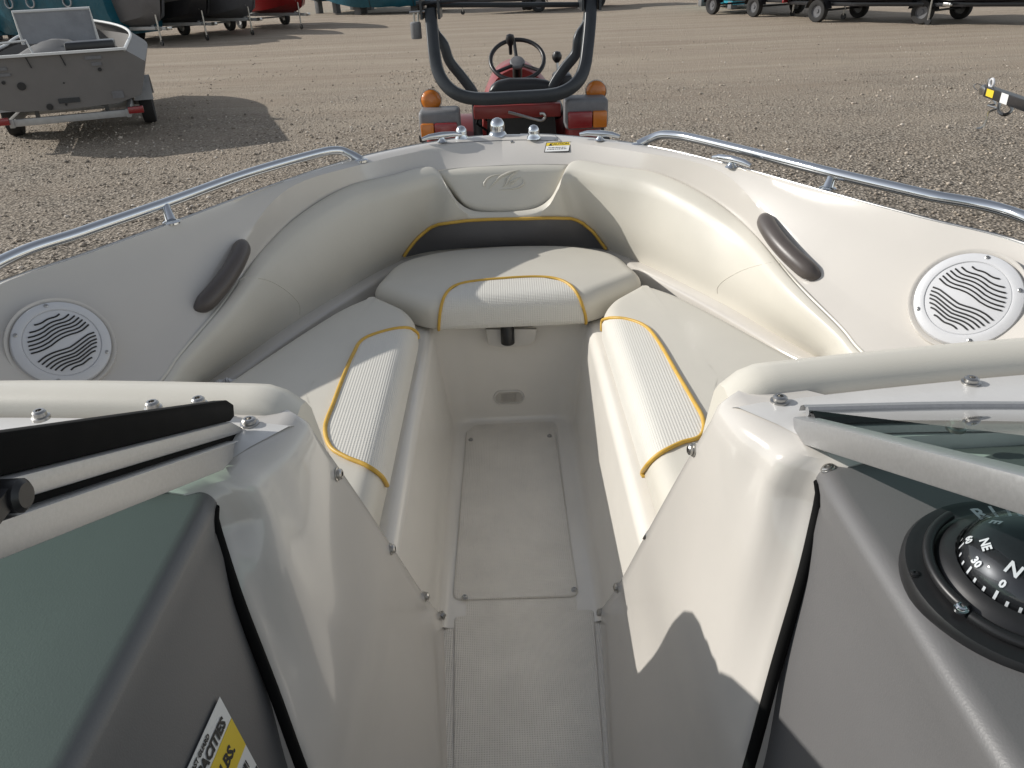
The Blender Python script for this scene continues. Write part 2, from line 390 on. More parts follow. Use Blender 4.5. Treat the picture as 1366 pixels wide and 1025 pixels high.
# loose stones
def stones():
    ico = [(0, 0, 1), (.9, 0, .3), (.28, .85, .3), (-.72, .53, .3), (-.72, -.53, .3), (.28, -.85, .3), (.5, .4, -.5), (-.6, .1, -.5), (.1, -.6, -.5)]
    fc = [(0, 1, 2), (0, 2, 3), (0, 3, 4), (0, 4, 5), (0, 5, 1), (1, 6, 2), (2, 6, 7), (2, 7, 3), (3, 7, 4), (4, 7, 8), (4, 8, 5), (5, 8, 1), (1, 8, 6)]
    base = np.array(ico); nf = np.array(fc); n = 95000
    u = RNG.random(n); ang = RNG.uniform(-PI * .62, PI * .62, n)
    rr = 2.2 + 20.0 * u ** .8
    X = rr * np.sin(ang); Y = 1.0 + rr * np.cos(ang) * 1.0
    pat = np.sin(.9 * X + .35 * Y) * np.sin(.55 * Y - .4 * X + 1.3) + .6 * np.sin(2.1 * X - .8 * Y) * np.sin(1.3 * Y + .9 * X)
    keep = RNG.random(n) < np.clip(1.05 - (Y - 5.5 + np.where(X > 0, 1.5, -2.0)) / 10 + .45 * pat, .06, 1); X, Y = X[keep], Y[keep]; n = len(X)
    s = RNG.lognormal(math.log(.012), .38, n).clip(.005, .032)
    a = RNG.uniform(0, 2 * PI, n); ca, sa = np.cos(a), np.sin(a)
    el = RNG.uniform(.7, 1.3, (n, 3)); el[:, 2] *= .7
    V = base[None] * el[:, None] * s[:, None, None]; V = V * RNG.uniform(.8, 1.2, (n, 9, 1))
    Vx = V[..., 0] * ca[:, None] - V[..., 1] * sa[:, None]; Vy = V[..., 0] * sa[:, None] + V[..., 1] * ca[:, None]
    Zb = np.array([gz(x, y) for x, y in zip(X, Y)])
    P = np.stack([Vx + X[:, None], Vy + Y[:, None], V[..., 2] + (Zb + s * .25)[:, None]], -1).reshape(-1, 3)
    Fs = (nf[None] + (np.arange(n) * 9)[:, None, None]).reshape(-1, 3)
    me = bpy.data.meshes.new('loose_gravel'); me.vertices.add(len(P)); me.vertices.foreach_set('co', P.ravel())
    me.loops.add(Fs.size); me.loops.foreach_set('vertex_index', Fs.ravel().astype(np.int32))
    me.polygons.add(len(Fs)); me.polygons.foreach_set('loop_start', np.arange(0, Fs.size, 3, dtype=np.int32)); me.update(calc_edges=True)
    m, t, b = new_mat('gravel_stone'); N, L = t.nodes, t.links
    ge = N.new('ShaderNodeNewGeometry'); r = N.new('ShaderNodeValToRGB')
    e = r.color_ramp.elements; e[0].color = (.15, .13, .105, 1); e[1].color = (.70, .64, .56, 1); x = e.new(.5); x.color = (.42, .36, .29, 1); x = e.new(.8); x.color = (.52, .45, .37, 1)
    L.new(ge.outputs['Random Per Island'], r.inputs['Fac']); L.new(r.outputs['Color'], b.inputs['Base Color']); b.inputs['Roughness'].default_value = .9
    me.materials.append(m); ob = bpy.data.objects.new('loose_gravel', me); COL.objects.link(ob); ob['kind'] = 'stuff'
    tag(ob, 'loose grey and tan gravel stones scattered over the yard', 'gravel')
stones()

# ================================================================== OUR BOAT
boat = thing('bowrider_boat', 'cream open-bow motorboat with wraparound upholstered bow seating and yellow piping', 'boat', (0, .9, -.62))
# --- feature curves, starboard side (pixel + height), bow to stern
ZG = .70
Gc = [Vector((0, 2.575, ZG))] + [PZ(740, 180, ZG), PZ(850, 192, ZG), PZ(960, 216, .70), PZ(1100, 255, .695), PZ(1230, 290, .688), PZ(1366, 325, .680)] + [Vector((1.09, 1.15, .655)), Vector((1.13, .8, .65)), Vector((1.15, .3, .65)), Vector((1.16, -.6, .65))]
Gc[0].y = Gc[1].y + .045
Kc = [Vector((0, 0, 0))] + [PZ(768, 220, .64), PZ(880, 237, .63), PZ(945, 268, .60), PZ(1000, 310, .56), PZ(1060, 380, .52), PZ(1120, 440, .48), PZ(1150, 475, .46)] + [Vector((.76, 1.2, .44)), Vector((.80, .98, .43)), Vector((.82, .7, .43)), Vector((.83, -.6, .43))]
Kc[0] = Vector((0, Kc[1].y + .015, .645))
Rc = [Vector((0, Gc[0].y - .03, .692)), PZ(770, 192, .69), PZ(855, 204, .69), PZ(962, 228, .685), PZ(1030, 300, .605), PZ(1110, 375, .545), PZ(1200, 440, .51), PZ(1290, 490, .485), Vector((.90, 1.1, .47)), Vector((.92, .8, .46)), Vector((.93, .3, .46)), Vector((.94, -.6, .46))]
def byY(c, n=90):
    return resample(cr(c, 10), n)
NS = 120
def param(c):
    return resample(cr(c, 12), NS)
Gs, Ks, Rs = param(Gc), param(Kc), param(Rc)
# match stations by Y for the aft part, by arc for the bow part
def at_frac(curve, fr): return curve
def station_pairs():
    out = []
    for i in range(NS): out.append((Gs[i], None, None))
    return out
def nearest_on(curve, p, lo=0):
    best = min(range(lo, len(curve)), key=lambda j: (curve[j] - p).length + (0))
    return best
# panel between gunwale and crease, crease and cushion line: simple arc-length pairing with Y alignment aft
def pair(A, B):
    """pair samples so that rows run roughly square to the boat's edge"""
    ja = 0; rows = []
    for i, a in enumerate(A):
        t = i / (len(A) - 1); j0 = int(t * (len(B) - 1))
        cand = range(max(ja, j0 - 14), min(len(B), max(ja, j0 + 14) + 1))
        j = min(cand, key=lambda q: (B[q] - a).length) if len(cand) else ja
        j = max(j, ja); ja = j; rows.append((a, B[j]))
    rows[-1] = (A[-1], B[-1])
    return rows
def smooth_idx(pr):
    A = [p[0] for p in pr]; B = [p[1] for p in pr]
    for _ in range(6):
        B = [B[0]] + [(B[i - 1] + B[i] * 2 + B[i + 1]) / 4 for i in range(1, len(B) - 1)] + [B[-1]]
    return A, B
GR = smooth_idx(pair(Gs, Rs)); Gp, Rp = GR
Kp = smooth_idx(pair(Rp, Ks))[1]
def half_deck(sgn):
    g = G(); rows = []
    for a, r, k in zip(Gp, Rp, Kp):
        row = []
        # outer lip, gunwale, crown
        out = (a - k); out.z = 0; out.normalize()
        row += [a + out * .010 + Vector((0, 0, -.03)), a + out * .012 + Vector((0, 0, -.010)), a + out * .004 + Vector((0, 0, -.002)), a - out * .008]
        for t in (.15, .35, .6, .85): row.append(a.lerp(r, t) + Vector((0, 0, .004 * math.sin(PI * t))))
        row.append(r + Vector((0, 0, .001)))
        for t in (.12, .5, .9): row.append(r.lerp(k, t))
        row += [k, k + Vector((0, 0, -.012)) - out * .0, k + Vector((0, 0, -.10)) + out * .02]
        rows.append(row)
    g.grid(rows)
    if sgn < 0: g.mirror()
    return g
gR, gL = half_deck(1), half_deck(-1)
gd = G(); gd.add(gR.v, gR.f); gd.add(gL.v, gL.f)
bv_deckR, bv_deckL = gR.bvh(), gL.bvh()
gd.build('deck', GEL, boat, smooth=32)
# hull outside
def hull_half(sgn):
    rows = []
    for i, a in enumerate(Gp):
        s = max(0.0, min(1.0, (a.y + .6) / 3.2)); out = Vector((a.x, max(0, a.y - 1.2) * .8, 0)); out = out.normalized() if out.length > 1e-3 else Vector((0, 1, 0))
        taper = (1 - s ** 3)
        ch = Vector((a.x * (.94 - .14 * s ** 3), a.y - .10 * s ** 4, -.12 + .18 * s ** 6)); kl = Vector((0, a.y - .34 * s ** 4, -.50 + .42 * s ** 6))
        rows.append([a + out * .010 + Vector((0, 0, -.03)), a + out * .03 + Vector((0, 0, -.06)), a.lerp(ch, .5) + out * .03, ch, ch.lerp(kl, .5) + Vector((0, 0, -.03)), kl])
    g = G().grid(rows)
    if sgn < 0: g.mirror()
    return g
gh = G(); a = hull_half(1); gh.add(a.v, a.f); a = hull_half(-1); gh.add(a.v, a.f)
gh.build('hull', BWHITE, boat, smooth=50)
# rub rail
rr_path = [mir(p) + Vector((0, 0, -.025)) for p in reversed(Gp[1:])] + [p + Vector((0, 0, -.025)) for p in Gp]
rr_path = [Vector((p.x * 1.012, p.y + .008, p.z)) for p in rr_path]
G().tube(rr_path, .011, 8).build('rub_rail', BLACK, boat)

for sg in (1, -1):
    tp_ = []
    for a_, k_ in zip(Gp[2:], Kp[2:]):
        ou = (a_ - k_); ou.z = 0; ou.normalize(); q_ = a_ + ou * .013 + Vector((0, 0, -.005)); tp_.append(Vector((q_.x * sg, q_.y, q_.z)))
    G().tube(tp_, .0042, 8).build('gunwale_trim', STEEL, boat)
# --- liner: ledge + seat base + footwell
Bc = [PZ(676, 338, .375), PZ(730, 335, .375), PZ(810, 331, .375), PZ(880, 362, .375), PZ(940, 392, .375), PZ(1000, 425, .375), PZ(1060, 460, .375), PZ(1105, 484, .375), Vector((.745, 1.3, .375)), Vector((.77, 1.0, .375)), Vector((.78, .7, .375))]
Bc[0].x = 0
Bs = resample(cr(Bc, 10), 70)
LED = []
for i, p in enumerate(Bs):
    a = Bs[max(0, i - 1)]; b = Bs[min(len(Bs) - 1, i + 1)]; t = (b - a).normalized(); nrm = Vector((t.y, -t.x, 0)); nrm = -nrm if nrm.dot(Vector((.0, 1.4, 0)) - p) < 0 else nrm
    LED.append((p, nrm))
for sg in (1, -1):
    rows = []
    for p, n in LED:
        r = [p - n * .05 + Vector((0, 0, .01)), p - n * .02, p, p + n * .034, p + n * .041 + Vector((0, 0, -.004)), p + n * .044 + Vector((0, 0, -.012)), p + n * .05 + Vector((0, 0, -.07))]
        rows.append(r if sg > 0 else [mir(q) for q in r])
    G().grid(rows).build('seat_ledge', GEL, boat)
_ex = [PP(x, y, (0, 1.172, 0), (0, 1, .52)) for x, y in ((800, 815), (822, 785), (862, 712), (893, 656), (925, 600))]
def EX(z): return float(np.interp(z, [p.z for p in _ex], [p.x for p in _ex]))
def footwell(off, z, n=14):
    """U-shaped ring: aft port -> front -> aft starboard"""
    R = .055 + off * .5; x0, x1 = EX(z) + .004 + (off if off < -.005 else max(0, off - .034)), .176 + off; yf = 1.945 + off * .4; ya = 1.172 - .52 * z - .03; pts = []
    pts += [Vector((x0 + (x1 - x0) * t, ya + (yf - R - ya) * t, z)) for t in np.linspace(0, 1, 24)]
    for k in range(1, n): a = PI / 2 * k / n; pts.append(Vector((x1 - R + R * math.cos(a), yf - R + R * math.sin(a), z)))
    pts += [Vector(((x1 - R) * t, yf, z)) for t in np.linspace(1, 0, 10)]
    return pts + [mir(p) for p in reversed(pts[:-1])]
rings = [footwell(o_, z_) for o_, z_ in [(-.05, .0005), (-.018, .001), (-.008, .006), (-.002, .016), (.002, .034), (.008, .09), (.018, .18), (.030, .300), (.034, .315), (.042, .325), (.052, .328), (.085, .328), (.12, .328)]]
gf = G().grid(rings); bv_foot = gf.bvh()
gf.build('footwell_liner', LINER_LIFT, boat, smooth=60)
# floor
fl = G(); rows = []
for y in np.linspace(-.7, 1.96, 60): rows.append([Vector((x, y, 0)) for x in np.linspace(-.17, .17, 9)])
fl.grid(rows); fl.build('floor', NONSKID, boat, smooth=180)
bv_floor = BVHTree.FromPolygons([(-1, -1, 0), (1, -1, 0), (1, 3, 0), (-1, 3, 0)], [(0, 1, 2, 3)])
# floor hatch, raised with rounded edge
hp = [PZ(604, 800, .004), PZ(772, 795, .004), PZ(740, 575, .004), PZ(622, 574, .004)]
hatch = cushion(round_poly(hp, .02, 5), .0005, .0055, .004, crown=.0005, rb=.0005)
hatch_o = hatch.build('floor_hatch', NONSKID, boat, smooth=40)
for px, py in ((628, 587), (733, 582), (620, 797), (766, 787)):
    p = PZ(px, py, .006); screw(hatch_o, p, (0, 0, 1), .0055, m=STEEL, h=.005)
# aft floor mat panel
hp2 = [PZ(606, 822, .004), PZ(792, 812, .004), Vector((.112, .55, 0)), Vector((.10, -.6, 0)), Vector((-.10, -.6, 0)), Vector((-.115, .55, 0))]
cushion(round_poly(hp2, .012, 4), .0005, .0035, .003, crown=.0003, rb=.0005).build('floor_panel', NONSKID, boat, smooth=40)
# oval courtesy light on the front wall
p, n = castp(bv_foot, 679, 530)
xa = Vector((1, 0, 0)); ya = n.cross(xa).normalized()
def oval(c, w_, h_, z, n_=n, k=28):
    out = []
    for i in range(k):
        a = 2 * PI * i / k; cx = (w_ - h_) / 2 * (1 if math.cos(a) > 0 else -1); out.append(c + xa * (cx + h_ / 2 * math.cos(a)) + ya * (h_ / 2 * math.sin(a)) + n_ * z)
    return out
g = G(); g.grid([oval(p, .090, .048, .0005), oval(p, .088, .046, .004), oval(p, .080, .038, .005), oval(p, .077, .035, .002)], closed_u=True)
cl = g.build('courtesy_light', GELM, boat)
g = G(); g.add(oval(p, .078, .036, .0022), [tuple(range(28))]); g.build('lens', CLEARL, cl)
for k in range(-5, 6):
    q = p + xa * k * .0042; G().tube([q - ya * .012 + n * .003, q + ya * .012 + n * .003], .0015, 6).build('lens_rib', CLEARL, cl)
# latch under the front cushion, in its recess
q = PY(678, 449, 1.925)
rec = G(); 
for a, b in ((640, 652), (702, 716)): pass
rec.prism([PY(x, y, 1.93) for x, y in ((648, 437), (652, 458), (668, 462), (704, 459), (714, 452), (716, 437))], (0, -.012, 0))
rec.build('latch_recess', GELM, boat, bevel=.003)
G().lathe([(.017, -.028), (.019, -.026), (.019, .018), (.016, .022), (.016, .03)], PY(677, 446, 1.905), (0, 0, 1), 20).build('latch', BLACK, boat)

# --- seat cushions
ZC = .425
def side_outline(s=1):
    pts = [(.240, .93), (.234, 1.775), (.262, 1.842), tuple(PZ(856, 373, ZC).xy), tuple(PZ(905, 398, ZC - .02).xy), tuple(PZ(960, 426, ZC - .02).xy), tuple(PZ(1070, 487, ZC - .02).xy), (.705, 1.30), (.715, .93)]
    return round_poly([(x * s, y) for x, y in pts], [.02, .05, .04, .03, .05, .1, .1, .1, .02], 5)
sideR = cushion(side_outline(1), .338, ZC, .040, crown=.006); sideL = cushion(side_outline(-1), .338, ZC, .040, crown=.006)
fo = [(-.205, 1.870), (.205, 1.870), (.235, 1.885), (.378, 2.002), (.335, 2.20), (.20, 2.285), (0, 2.31), (-.20, 2.285), (-.335, 2.20), (-.378, 2.002), (-.235, 1.885)]
front = cushion(round_poly(fo, [.03, .03, .03, .03, .08, .1, .2, .1, .08, .03, .03], 6), .335, ZC, .042, crown=.008)
cR = sideR.build('seat_cushion', VINYL, boat, smooth=50); cL = sideL.build('seat_cushion', VINYL, boat, smooth=50); cF = front.build('seat_cushion', VINYL, boat, smooth=50)
cR['label'] = 'starboard bow seat cushion'; cL['label'] = 'port bow seat cushion half in shade'; cF['label'] = 'front bow seat cushion'
bR, bL, bF = sideR.bvh(), sideL.bvh(), front.bvh()
def insert(bv, parent, outline_px, inner_px, off=.003):
    dx, dy = {id(cF): (0, 7), id(cR): (-16, 4), id(cL): (16, 4)}[id(parent)]; inner_px = [(a + dx, b + dy) for a, b in inner_px]
    g = patch(bv, outline_px, inner_px, 44, 18, off); g.build('cushion_insert', DIMPLEF if parent is cF else DIMPLE, parent, smooth=60)
    pth = on_surf(bv, outline_px, .0035, 8); G().tube(pth, .0042, 10).build('piping', PIPE, parent)
insert(bF, cF, [(585, 441), (588, 412), (596, 392), (615, 380), (660, 374), (720, 371), (752, 377), (770, 393), (779, 415), (782, 434)], [(592, 442), (610, 442), (640, 441), (680, 440), (700, 439), (720, 438), (740, 437), (760, 436), (770, 435), (778, 434)])
insert(bR, cR, [(795, 447), (799, 433), (812, 426), (838, 428), (862, 438), (880, 460), (902, 498), (922, 532), (938, 562), (934, 584), (908, 593), (880, 608), (861, 627), (855, 642)], [(797, 455), (798, 460), (800, 468), (803, 478), (808, 492), (812, 508), (817, 524), (823, 545), (829, 565), (834, 580), (838, 594), (842, 608), (846, 622), (849, 635), (852, 648)])
insert(bL, cL, [(561, 458), (556, 446), (543, 439), (515, 443), (484, 455), (471, 475), (458, 505), (445, 540), (434, 572), (441, 598), (462, 612), (486, 622), (506, 636), (514, 648)], [(559, 466), (557, 474), (555, 482), (552, 495), (549, 510), (545, 526), (541, 545), (537, 562), (533, 580), (529, 596), (526, 612), (523, 625), (520, 638), (518, 650), (517, 660)])

for px, py, o_ in ((1076, 488, cR), (303, 510, cL)):
    p = PZ(px, py, .40); G().tube([p + Vector((dx, 0, .006 * math.sin(dx * 900))) for dx in np.linspace(-.02, .02, 14)], .006, 8).build('cushion_strap', SPK, o_)
# --- bolsters
def bolster_curve(b, k, bul=.035, n=16):
    b, k = Vector(b), Vector(k); inn = Vector((0, 1.35, 0)) - Vector((b.x, b.y, 0)); inn.x = -b.x * 1.0; inn = Vector((inn.x, inn.y * .6, 0)).normalized()
    h = k.z - b.z
    rw = .052 * min(1, max(.25, (h / .24) ** 1.5)); rk = rw / .052; t0 = k + inn * rw + Vector((0, 0, -.012 * rk)); P0 = b + Vector((0, 0, -.005)); out = []
    for i in range(9):
        t = i / 8; out.append(P0.lerp(t0, t) + inn * (bul * .45 * math.sin(PI * t)))
    for i in range(1, 9):
        a = PI / 2 * i / 8; out.append(k + inn * rw * (1 - math.sin(a)) + Vector((0, 0, rk * (-.012 + .034 * math.sin(a) ** .8 - .016 * (i / 8) ** 3))))
    out.append(k + Vector((0, 0, -.012)) - inn * .006); out.append(k + Vector((0, 0, -.05)) - inn * .012)
    return out
kc = [PY(680, 285, 2.315), PY(712, 281, 2.315), PY(734, 268, 2.325), PY(750, 243, 2.335)] + [Kc[1] + Vector((0, 0, .0)), Kc[1].lerp(Kc[2], .5) + Vector((.004, .004, 0)), Kc[2], Kc[3], Kc[4], Kc[5], Kc[6], Kc[7], Kc[8], Kc[9]]
kc[0].x = 0
bc = [Bc[0], PZ(712, 336, .375), PZ(735, 335, .375), PZ(765, 333, .375), PZ(800, 331, .375), PZ(842, 345, .375), PZ(880, 362, .375), PZ(925, 385, .375), PZ(975, 411, .375), PZ(1040, 448, .375), PZ(1085, 473, .375), PZ(1105, 484, .375), Vector((.745, 1.3, .375)), Vector((.785, 1.0, .375))]
bolR = G().grid([bolster_curve(b, k) for b, k in zip(cr(bc, 7), cr(kc, 7))])
bolL = G().add(bolR.v, bolR.f).mirror()
bo = {}
for nm, gg, lb in (('R', bolR, 'starboard bow backrest bolster in sun'), ('L', bolL, 'port bow backrest bolster in shade')):
    o = gg.build('backrest_bolster', VINYL, boat, smooth=60); o['label'] = lb; bo[nm] = o
bvR, bvL = bolR.bvh(), bolL.bvh()
allb = G(); allb.add(bolR.v, bolR.f); allb.add(bolL.v, bolL.f); bvB = allb.bvh()
for nm, sg in (('R', 1), ('L', -1)):
    wp_ = [Vector((p.x * sg, p.y, p.z)) + Vector((.004 * sg, .003, .004)) for p in cr(kc[4:], 7)]
    G().tube(wp_, .0038, 8).build('edge_welt', VINYL, bo[nm])
# stitched seams
for bv, pts, o in ((bvR, [(957, 392), (958, 382), (972, 370), (1000, 357), (1040, 348)], bo['R']), (bvL, [(400, 420), (398, 404), (378, 385), (350, 372), (312, 371)], bo['L'])):
    G().tube(on_surf(bv, pts, -.0005, 8), .0016, 6).build('seam', VINYL, o)
# dark lumbar insert with yellow piping across the bow
top = [(537, 341), (546, 328), (560, 313), (580, 301), (610, 295), (650, 292), (700, 291), (745, 290), (770, 294), (790, 306), (803, 322), (810, 331)]
bot = [(540, 342), (560, 337), (585, 333), (615, 330), (650, 328), (690, 327), (730, 327), (765, 328), (785, 330), (795, 331), (803, 332), (809, 333)]
ins = patch(bvB, top, bot, 60, 10, .005).build('lumbar_insert', GREYV, bo['R'], smooth=60)
ins['label'] = 'dark grey lumbar panel under yellow piping'
G().tube(on_surf(bvB, top, .006, 8), .005, 10).build('piping', PIPE, bo['R'])
# centre pad with embossed mark
po, pn = Vector((0, 2.345, .56)), Vector((0, -.93, .37)).normalized()
tp = [PP(x, y, po, pn) for x, y in ((574, 226), (620, 221), (672, 218), (720, 217), (768, 217))]
bt = [PP(x, y, po, pn) for x, y in ((618, 275), (640, 286), (680, 289), (715, 284), (738, 268))]
rows = []
T_, B_ = resample(cr(tp, 6), 40), resample(cr(bt, 6), 40)
for j in range(17):
    s = j / 16; e = min(s, 1 - s); row = []
    for i in range(40):
        u = i / 39; e2 = min(u, 1 - u) * 2; d = .022 * min(1, (e / .16)) ** .5 if e < .16 else .022
        d2 = (min(1, e2 / .10)) ** .5
        row.append(T_[i].lerp(B_[i], s) + pn * (d * d2 - .016))
    rows.append(row)
pad = G().grid(rows); pad_o = pad.build('centre_pad', VINYL, boat, smooth=60); bvP = pad.bvh()
def logo(pts, ws):
    c = cr([(620 + a / 9.1, 210 + b / 9.1, 0) for a, b in pts], 8); n = len(c); P = [castp(bvP, p.x, p.y, .0005)[0] for p in c]
    wv = np.interp(np.linspace(0, 1, n), np.linspace(0, 1, len(ws)), ws)
    G().tube(P, [float(x) for x in wv], 8).build('embossed_mark', EMB, pad_o, smooth=60)
EMB = mat('embossed_vinyl', (.60, .57, .49), .25, coat=.3)
logo([(238, 357), (236, 320), (270, 265), (340, 225), (430, 212)], [.0026, .0034, .003, .002, .0008])
logo([(288, 386), (350, 315), (430, 240), (540, 188), (660, 157)], [.0008, .0028, .004, .004, .001])
logo([(655, 160), (570, 215), (530, 260), (512, 318)], [.001, .003, .004, .003])
logo([(512, 318), (485, 345), (455, 360)], [.003, .002, .0008]); logo([(470, 345), (488, 300), (505, 255)], [.001, .002, .002])
logo([(548, 358), (548, 310), (600, 275), (680, 240)], [.001, .0026, .003, .0008]); logo([(548, 330), (580, 312), (640, 262)], [.001, .003, .001])
logo([(698, 262), (714, 308), (670, 355), (560, 385), (415, 398)], [.001, .0035, .004, .002, .0006])

# --- caution label
bv_deck = BVHTree.FromPolygons([Vector(p) for p in gd.v], gd.f)
p, n = castp(bv_deck, 744, 197, .0015)
xa = (castp(bv_deck, 757, 196.5)[0] - castp(bv_deck, 731, 197.5)[0]).normalized(); n = (n - xa * n.dot(xa)).normalized(); ya = n.cross(xa).normalized()
LW, LH = (castp(bv_deck, 760.5, 197)[0] - castp(bv_deck, 727.5, 197)[0]).length, (castp(bv_deck, 744, 190.5)[0] - castp(bv_deck, 744, 203.8)[0]).length
def rect(o, xa, ya, x0, x1, y0, y1, z, nn):
    return [Vector(o) + xa * x0 + ya * y0 + nn * z, Vector(o) + xa * x1 + ya * y0 + nn * z, Vector(o) + xa * x1 + ya * y1 + nn * z, Vector(o) + xa * x0 + ya * y1 + nn * z]
def plate(name, m, parent, o, xa, ya, nn, x0, x1, y0, y1, z, th=.0006):
    g = G(); g.prism(rect(o, xa, ya, x0, x1, y0, y1, z, nn), nn * th); return g.build(name, m, parent, smooth=0)
lab = plate('caution_label', INK, boat, p, xa, ya, n, -LW / 2, LW / 2, -LH / 2, LH / 2, 0)
plate('label_face', WHITE, lab, p, xa, ya, n, -LW * .47, LW * .47, -LH * .44, LH * .12, .0006)
plate('label_header', YELL, lab, p, xa, ya, n, -LW * .47, LW * .47, LH * .14, LH * .44, .0006)
text_geo('CAUTION', p + ya * LH * .28 + xa * LW * .06, xa, ya, LH * .30, .0014, bold=.0003).build('lettering', INK, lab, smooth=0)
tri = [p + xa * (-.30 * LW + dx * LH * .14) + ya * (LH * .28 + dy * LH * .13) + n * .0014 for dx, dy in ((-1, -1), (1, -1), (0, 1))]
G().add(tri, [(0, 1, 2)]).build('warning_triangle', INK, lab, smooth=0)
for k, (a, b) in enumerate(((-.36, .34), (-.40, .38))):
    x = a
    while x < b:
        ww = random.uniform(.03, .10); plate('print_line', INK, lab, p, xa, ya, n, LW * x, LW * min(b, x + ww), LH * (-.10 - .16 * k), LH * (-.03 - .16 * k), .0012, .0003); x += ww + .025

# --- rails
def rail(pts, post, name='bow_rail'):
    path = cr(pts, 10); o = G().tube(path, .0125, 16).build(name, CHROME, boat, smooth=60)
    a, b = post; G().tube([a, a.lerp(b, .5), b], [.013, .011, .010], 14).build('rail_post', CHROME, o)
    G().lathe([(.020, -.002), (.020, .002), (.014, .005)], a, (0, 0, 1), 18).build('post_base', CHROME, o)
    e = pts[0]; G().lathe([(.020, -.004), (.020, .002), (.014, .005)], e, (0, 0, 1), 18).build('rail_base', CHROME, o)
ZR = .732
def shiftz(p, z): return Vector((p.x, p.y, z))
rail([PZ(851, 193, .698), PZ(868, 185, .715), PZ(886, 180, ZR - .003), PZ(920, 184, ZR), PZ(1000, 203, .730), PZ(1105, 230, .726), PZ(1230, 259, .720), PZ(1366, 290, .713), Vector((1.07, 1.05, .69)), Vector((1.10, .75, .688)), Vector((1.12, .45, .68)), Vector((1.125, .38, .65))], (PZ(1104, 252, .693), PZ(1111, 232, .724)))
rail([PZ(482, 214, .698), PZ(467, 206, .715), PZ(450, 201, ZR - .003), PZ(420, 206, ZR), PZ(330, 232, .730), PZ(225, 270, .726), PZ(110, 310, .720), PZ(0, 350, .713), Vector((-1.07, 1.05, .69)), Vector((-1.10, .75, .688)), Vector((-1.12, .45, .68)), Vector((-1.125, .38, .65))], (PZ(229, 297, .693), PZ(220, 273, .724)))

# --- grab handles
def handle(bv, a, b, sg):
    p0, n0 = castp(bv, *a); p1, n1 = castp(bv, *b); n = (n0 + n1).normalized(); pts = []; rs = []
    N_ = 22; side = (p1 - p0).normalized().cross(n)
    for i in range(N_ + 1):
        t = i / N_; hgt = .034 * (math.sin(PI * t) ** .5) - .010; pts.append(p0.lerp(p1, t) + n * hgt + side * sg * .006 * math.sin(PI * t)); rs.append(.0220 * (.40 + .60 * min(1, min(t, 1 - t) / .10) ** .5))
    # flattened tube
    g = G(); g.tube(pts, rs, 18); return g.build('grab_handle', GRAB, boat, smooth=60)
handle(bv_deckR, (1019, 290), (1090, 371), 1); handle(bv_deckL, (324, 325), (264, 414), -1)

# --- speakers
def speaker(bv, c, edge, sg, lb):
    p, n = castp(bv, *c); pe = castp(bv, *edge)[0]
    # average normal around
    ns = [castp(bv, c[0] + dx, c[1] + dy)[1] for dx in (-40, 0, 40) for dy in (-30, 0, 30)]; n = sum(ns, Vector()).normalized()
    vd = (CAM - p).normalized(); n = (n + vd * .38 + Vector((0, -.05, 0))).normalized()
    d = ray(*edge); q = CAM + d * ((p - CAM).dot(n) / d.dot(n)); R = (q - p).length
    n = n.normalized(); xa = Vector((1, 0, 0)); xa = (xa - n * xa.dot(n)).normalized(); ya = n.cross(xa).normalized()
    # pixel axes
    d = ray(c[0] + 40, c[1] + 40 * math.tan(-ROLL) * 0); q = CAM + d * ((p - CAM).dot(n) / d.dot(n)); xa = (q - p).normalized(); ya = n.cross(xa).normalized()
    base = p + n * .014
    o = G().lathe([(R * 1.0, -.05), (R * 1.0, .001), (R * .975, .007), (R * .86, .011), (R * .79, .0105), (R * .775, .008), (R * .76, .0095), (R * .3, .0135), (R * .01, .014)], base, n, 64).build('speaker', SPK, boat, smooth=40); o['label'] = lb
    ring = G().lathe([(R * 1.20, -.06), (R * 1.13, -.008), (R * 1.10, .002), (R * 1.05, .002), (R * 1.0, -.004)], base, n, 64, cap=False).build('speaker_bezel', GEL, o, smooth=60)
    top = [((290, 408), (512, 290)), ((247, 484), (595, 292)), ((232, 535), (645, 305)), ((227, 580), (682, 323)), ((232, 620), (712, 345)), ((238, 658), (740, 370)), ((250, 693), (765, 395))]
    bo_ = [((307, 778), (810, 475)), ((337, 803), (822, 508)), ((370, 828), (828, 543)), ((405, 845), (827, 578)), ((445, 860), (823, 620)), ((495, 867), (810, 665)), ((580, 860), (775, 735))]
    td = [0, 18, 28, 26, 8, 2, 10, 24, 26, 0]; bd = [0, -16, -14, -2, 14, 26, 16, 2, -10, 0]
    for grp, dv in ((top, td), (bo_, bd)):
        for k, (a, b) in enumerate(grp):
            L = math.hypot(b[0] - a[0], b[1] - a[1]) / 600; path = []
            for i in range(25):
                t = i / 24; dy = np.interp(t, np.linspace(0, 1, 10), dv) * min(1, L)
                u = (a[0] + (b[0] - a[0]) * t - 525) / 445; v = -(a[1] + (b[1] - a[1]) * t + dy - 578) / 430
                u, v = u * R, v * R
                if sg < 0: u = -u
                rr_ = math.hypot(u, v) / R; h = .0135 - (.0135 - .0095) * max(0, (rr_ - .3) / .46)
                path.append(base + xa * u + ya * v + n * (h + .0006))
            G().tube(path, .0017, 6).build('grille_slot', INK, o)
    for ang in ((108, 170, 345, 262) if sg > 0 else (72, 10, 195, 278)):
        a = math.radians(ang); screw(o, base + (xa * math.cos(a) + ya * math.sin(a)) * R * .9 + n * .0095, n, .0035, h=.003)
    return o
speaker(bv_deckL, (82, 462), (12, 462), 1, 'round white port speaker in shade')
speaker(bv_deckR, (1292, 403), (1220, 405), -1, 'round white starboard speaker in sun')

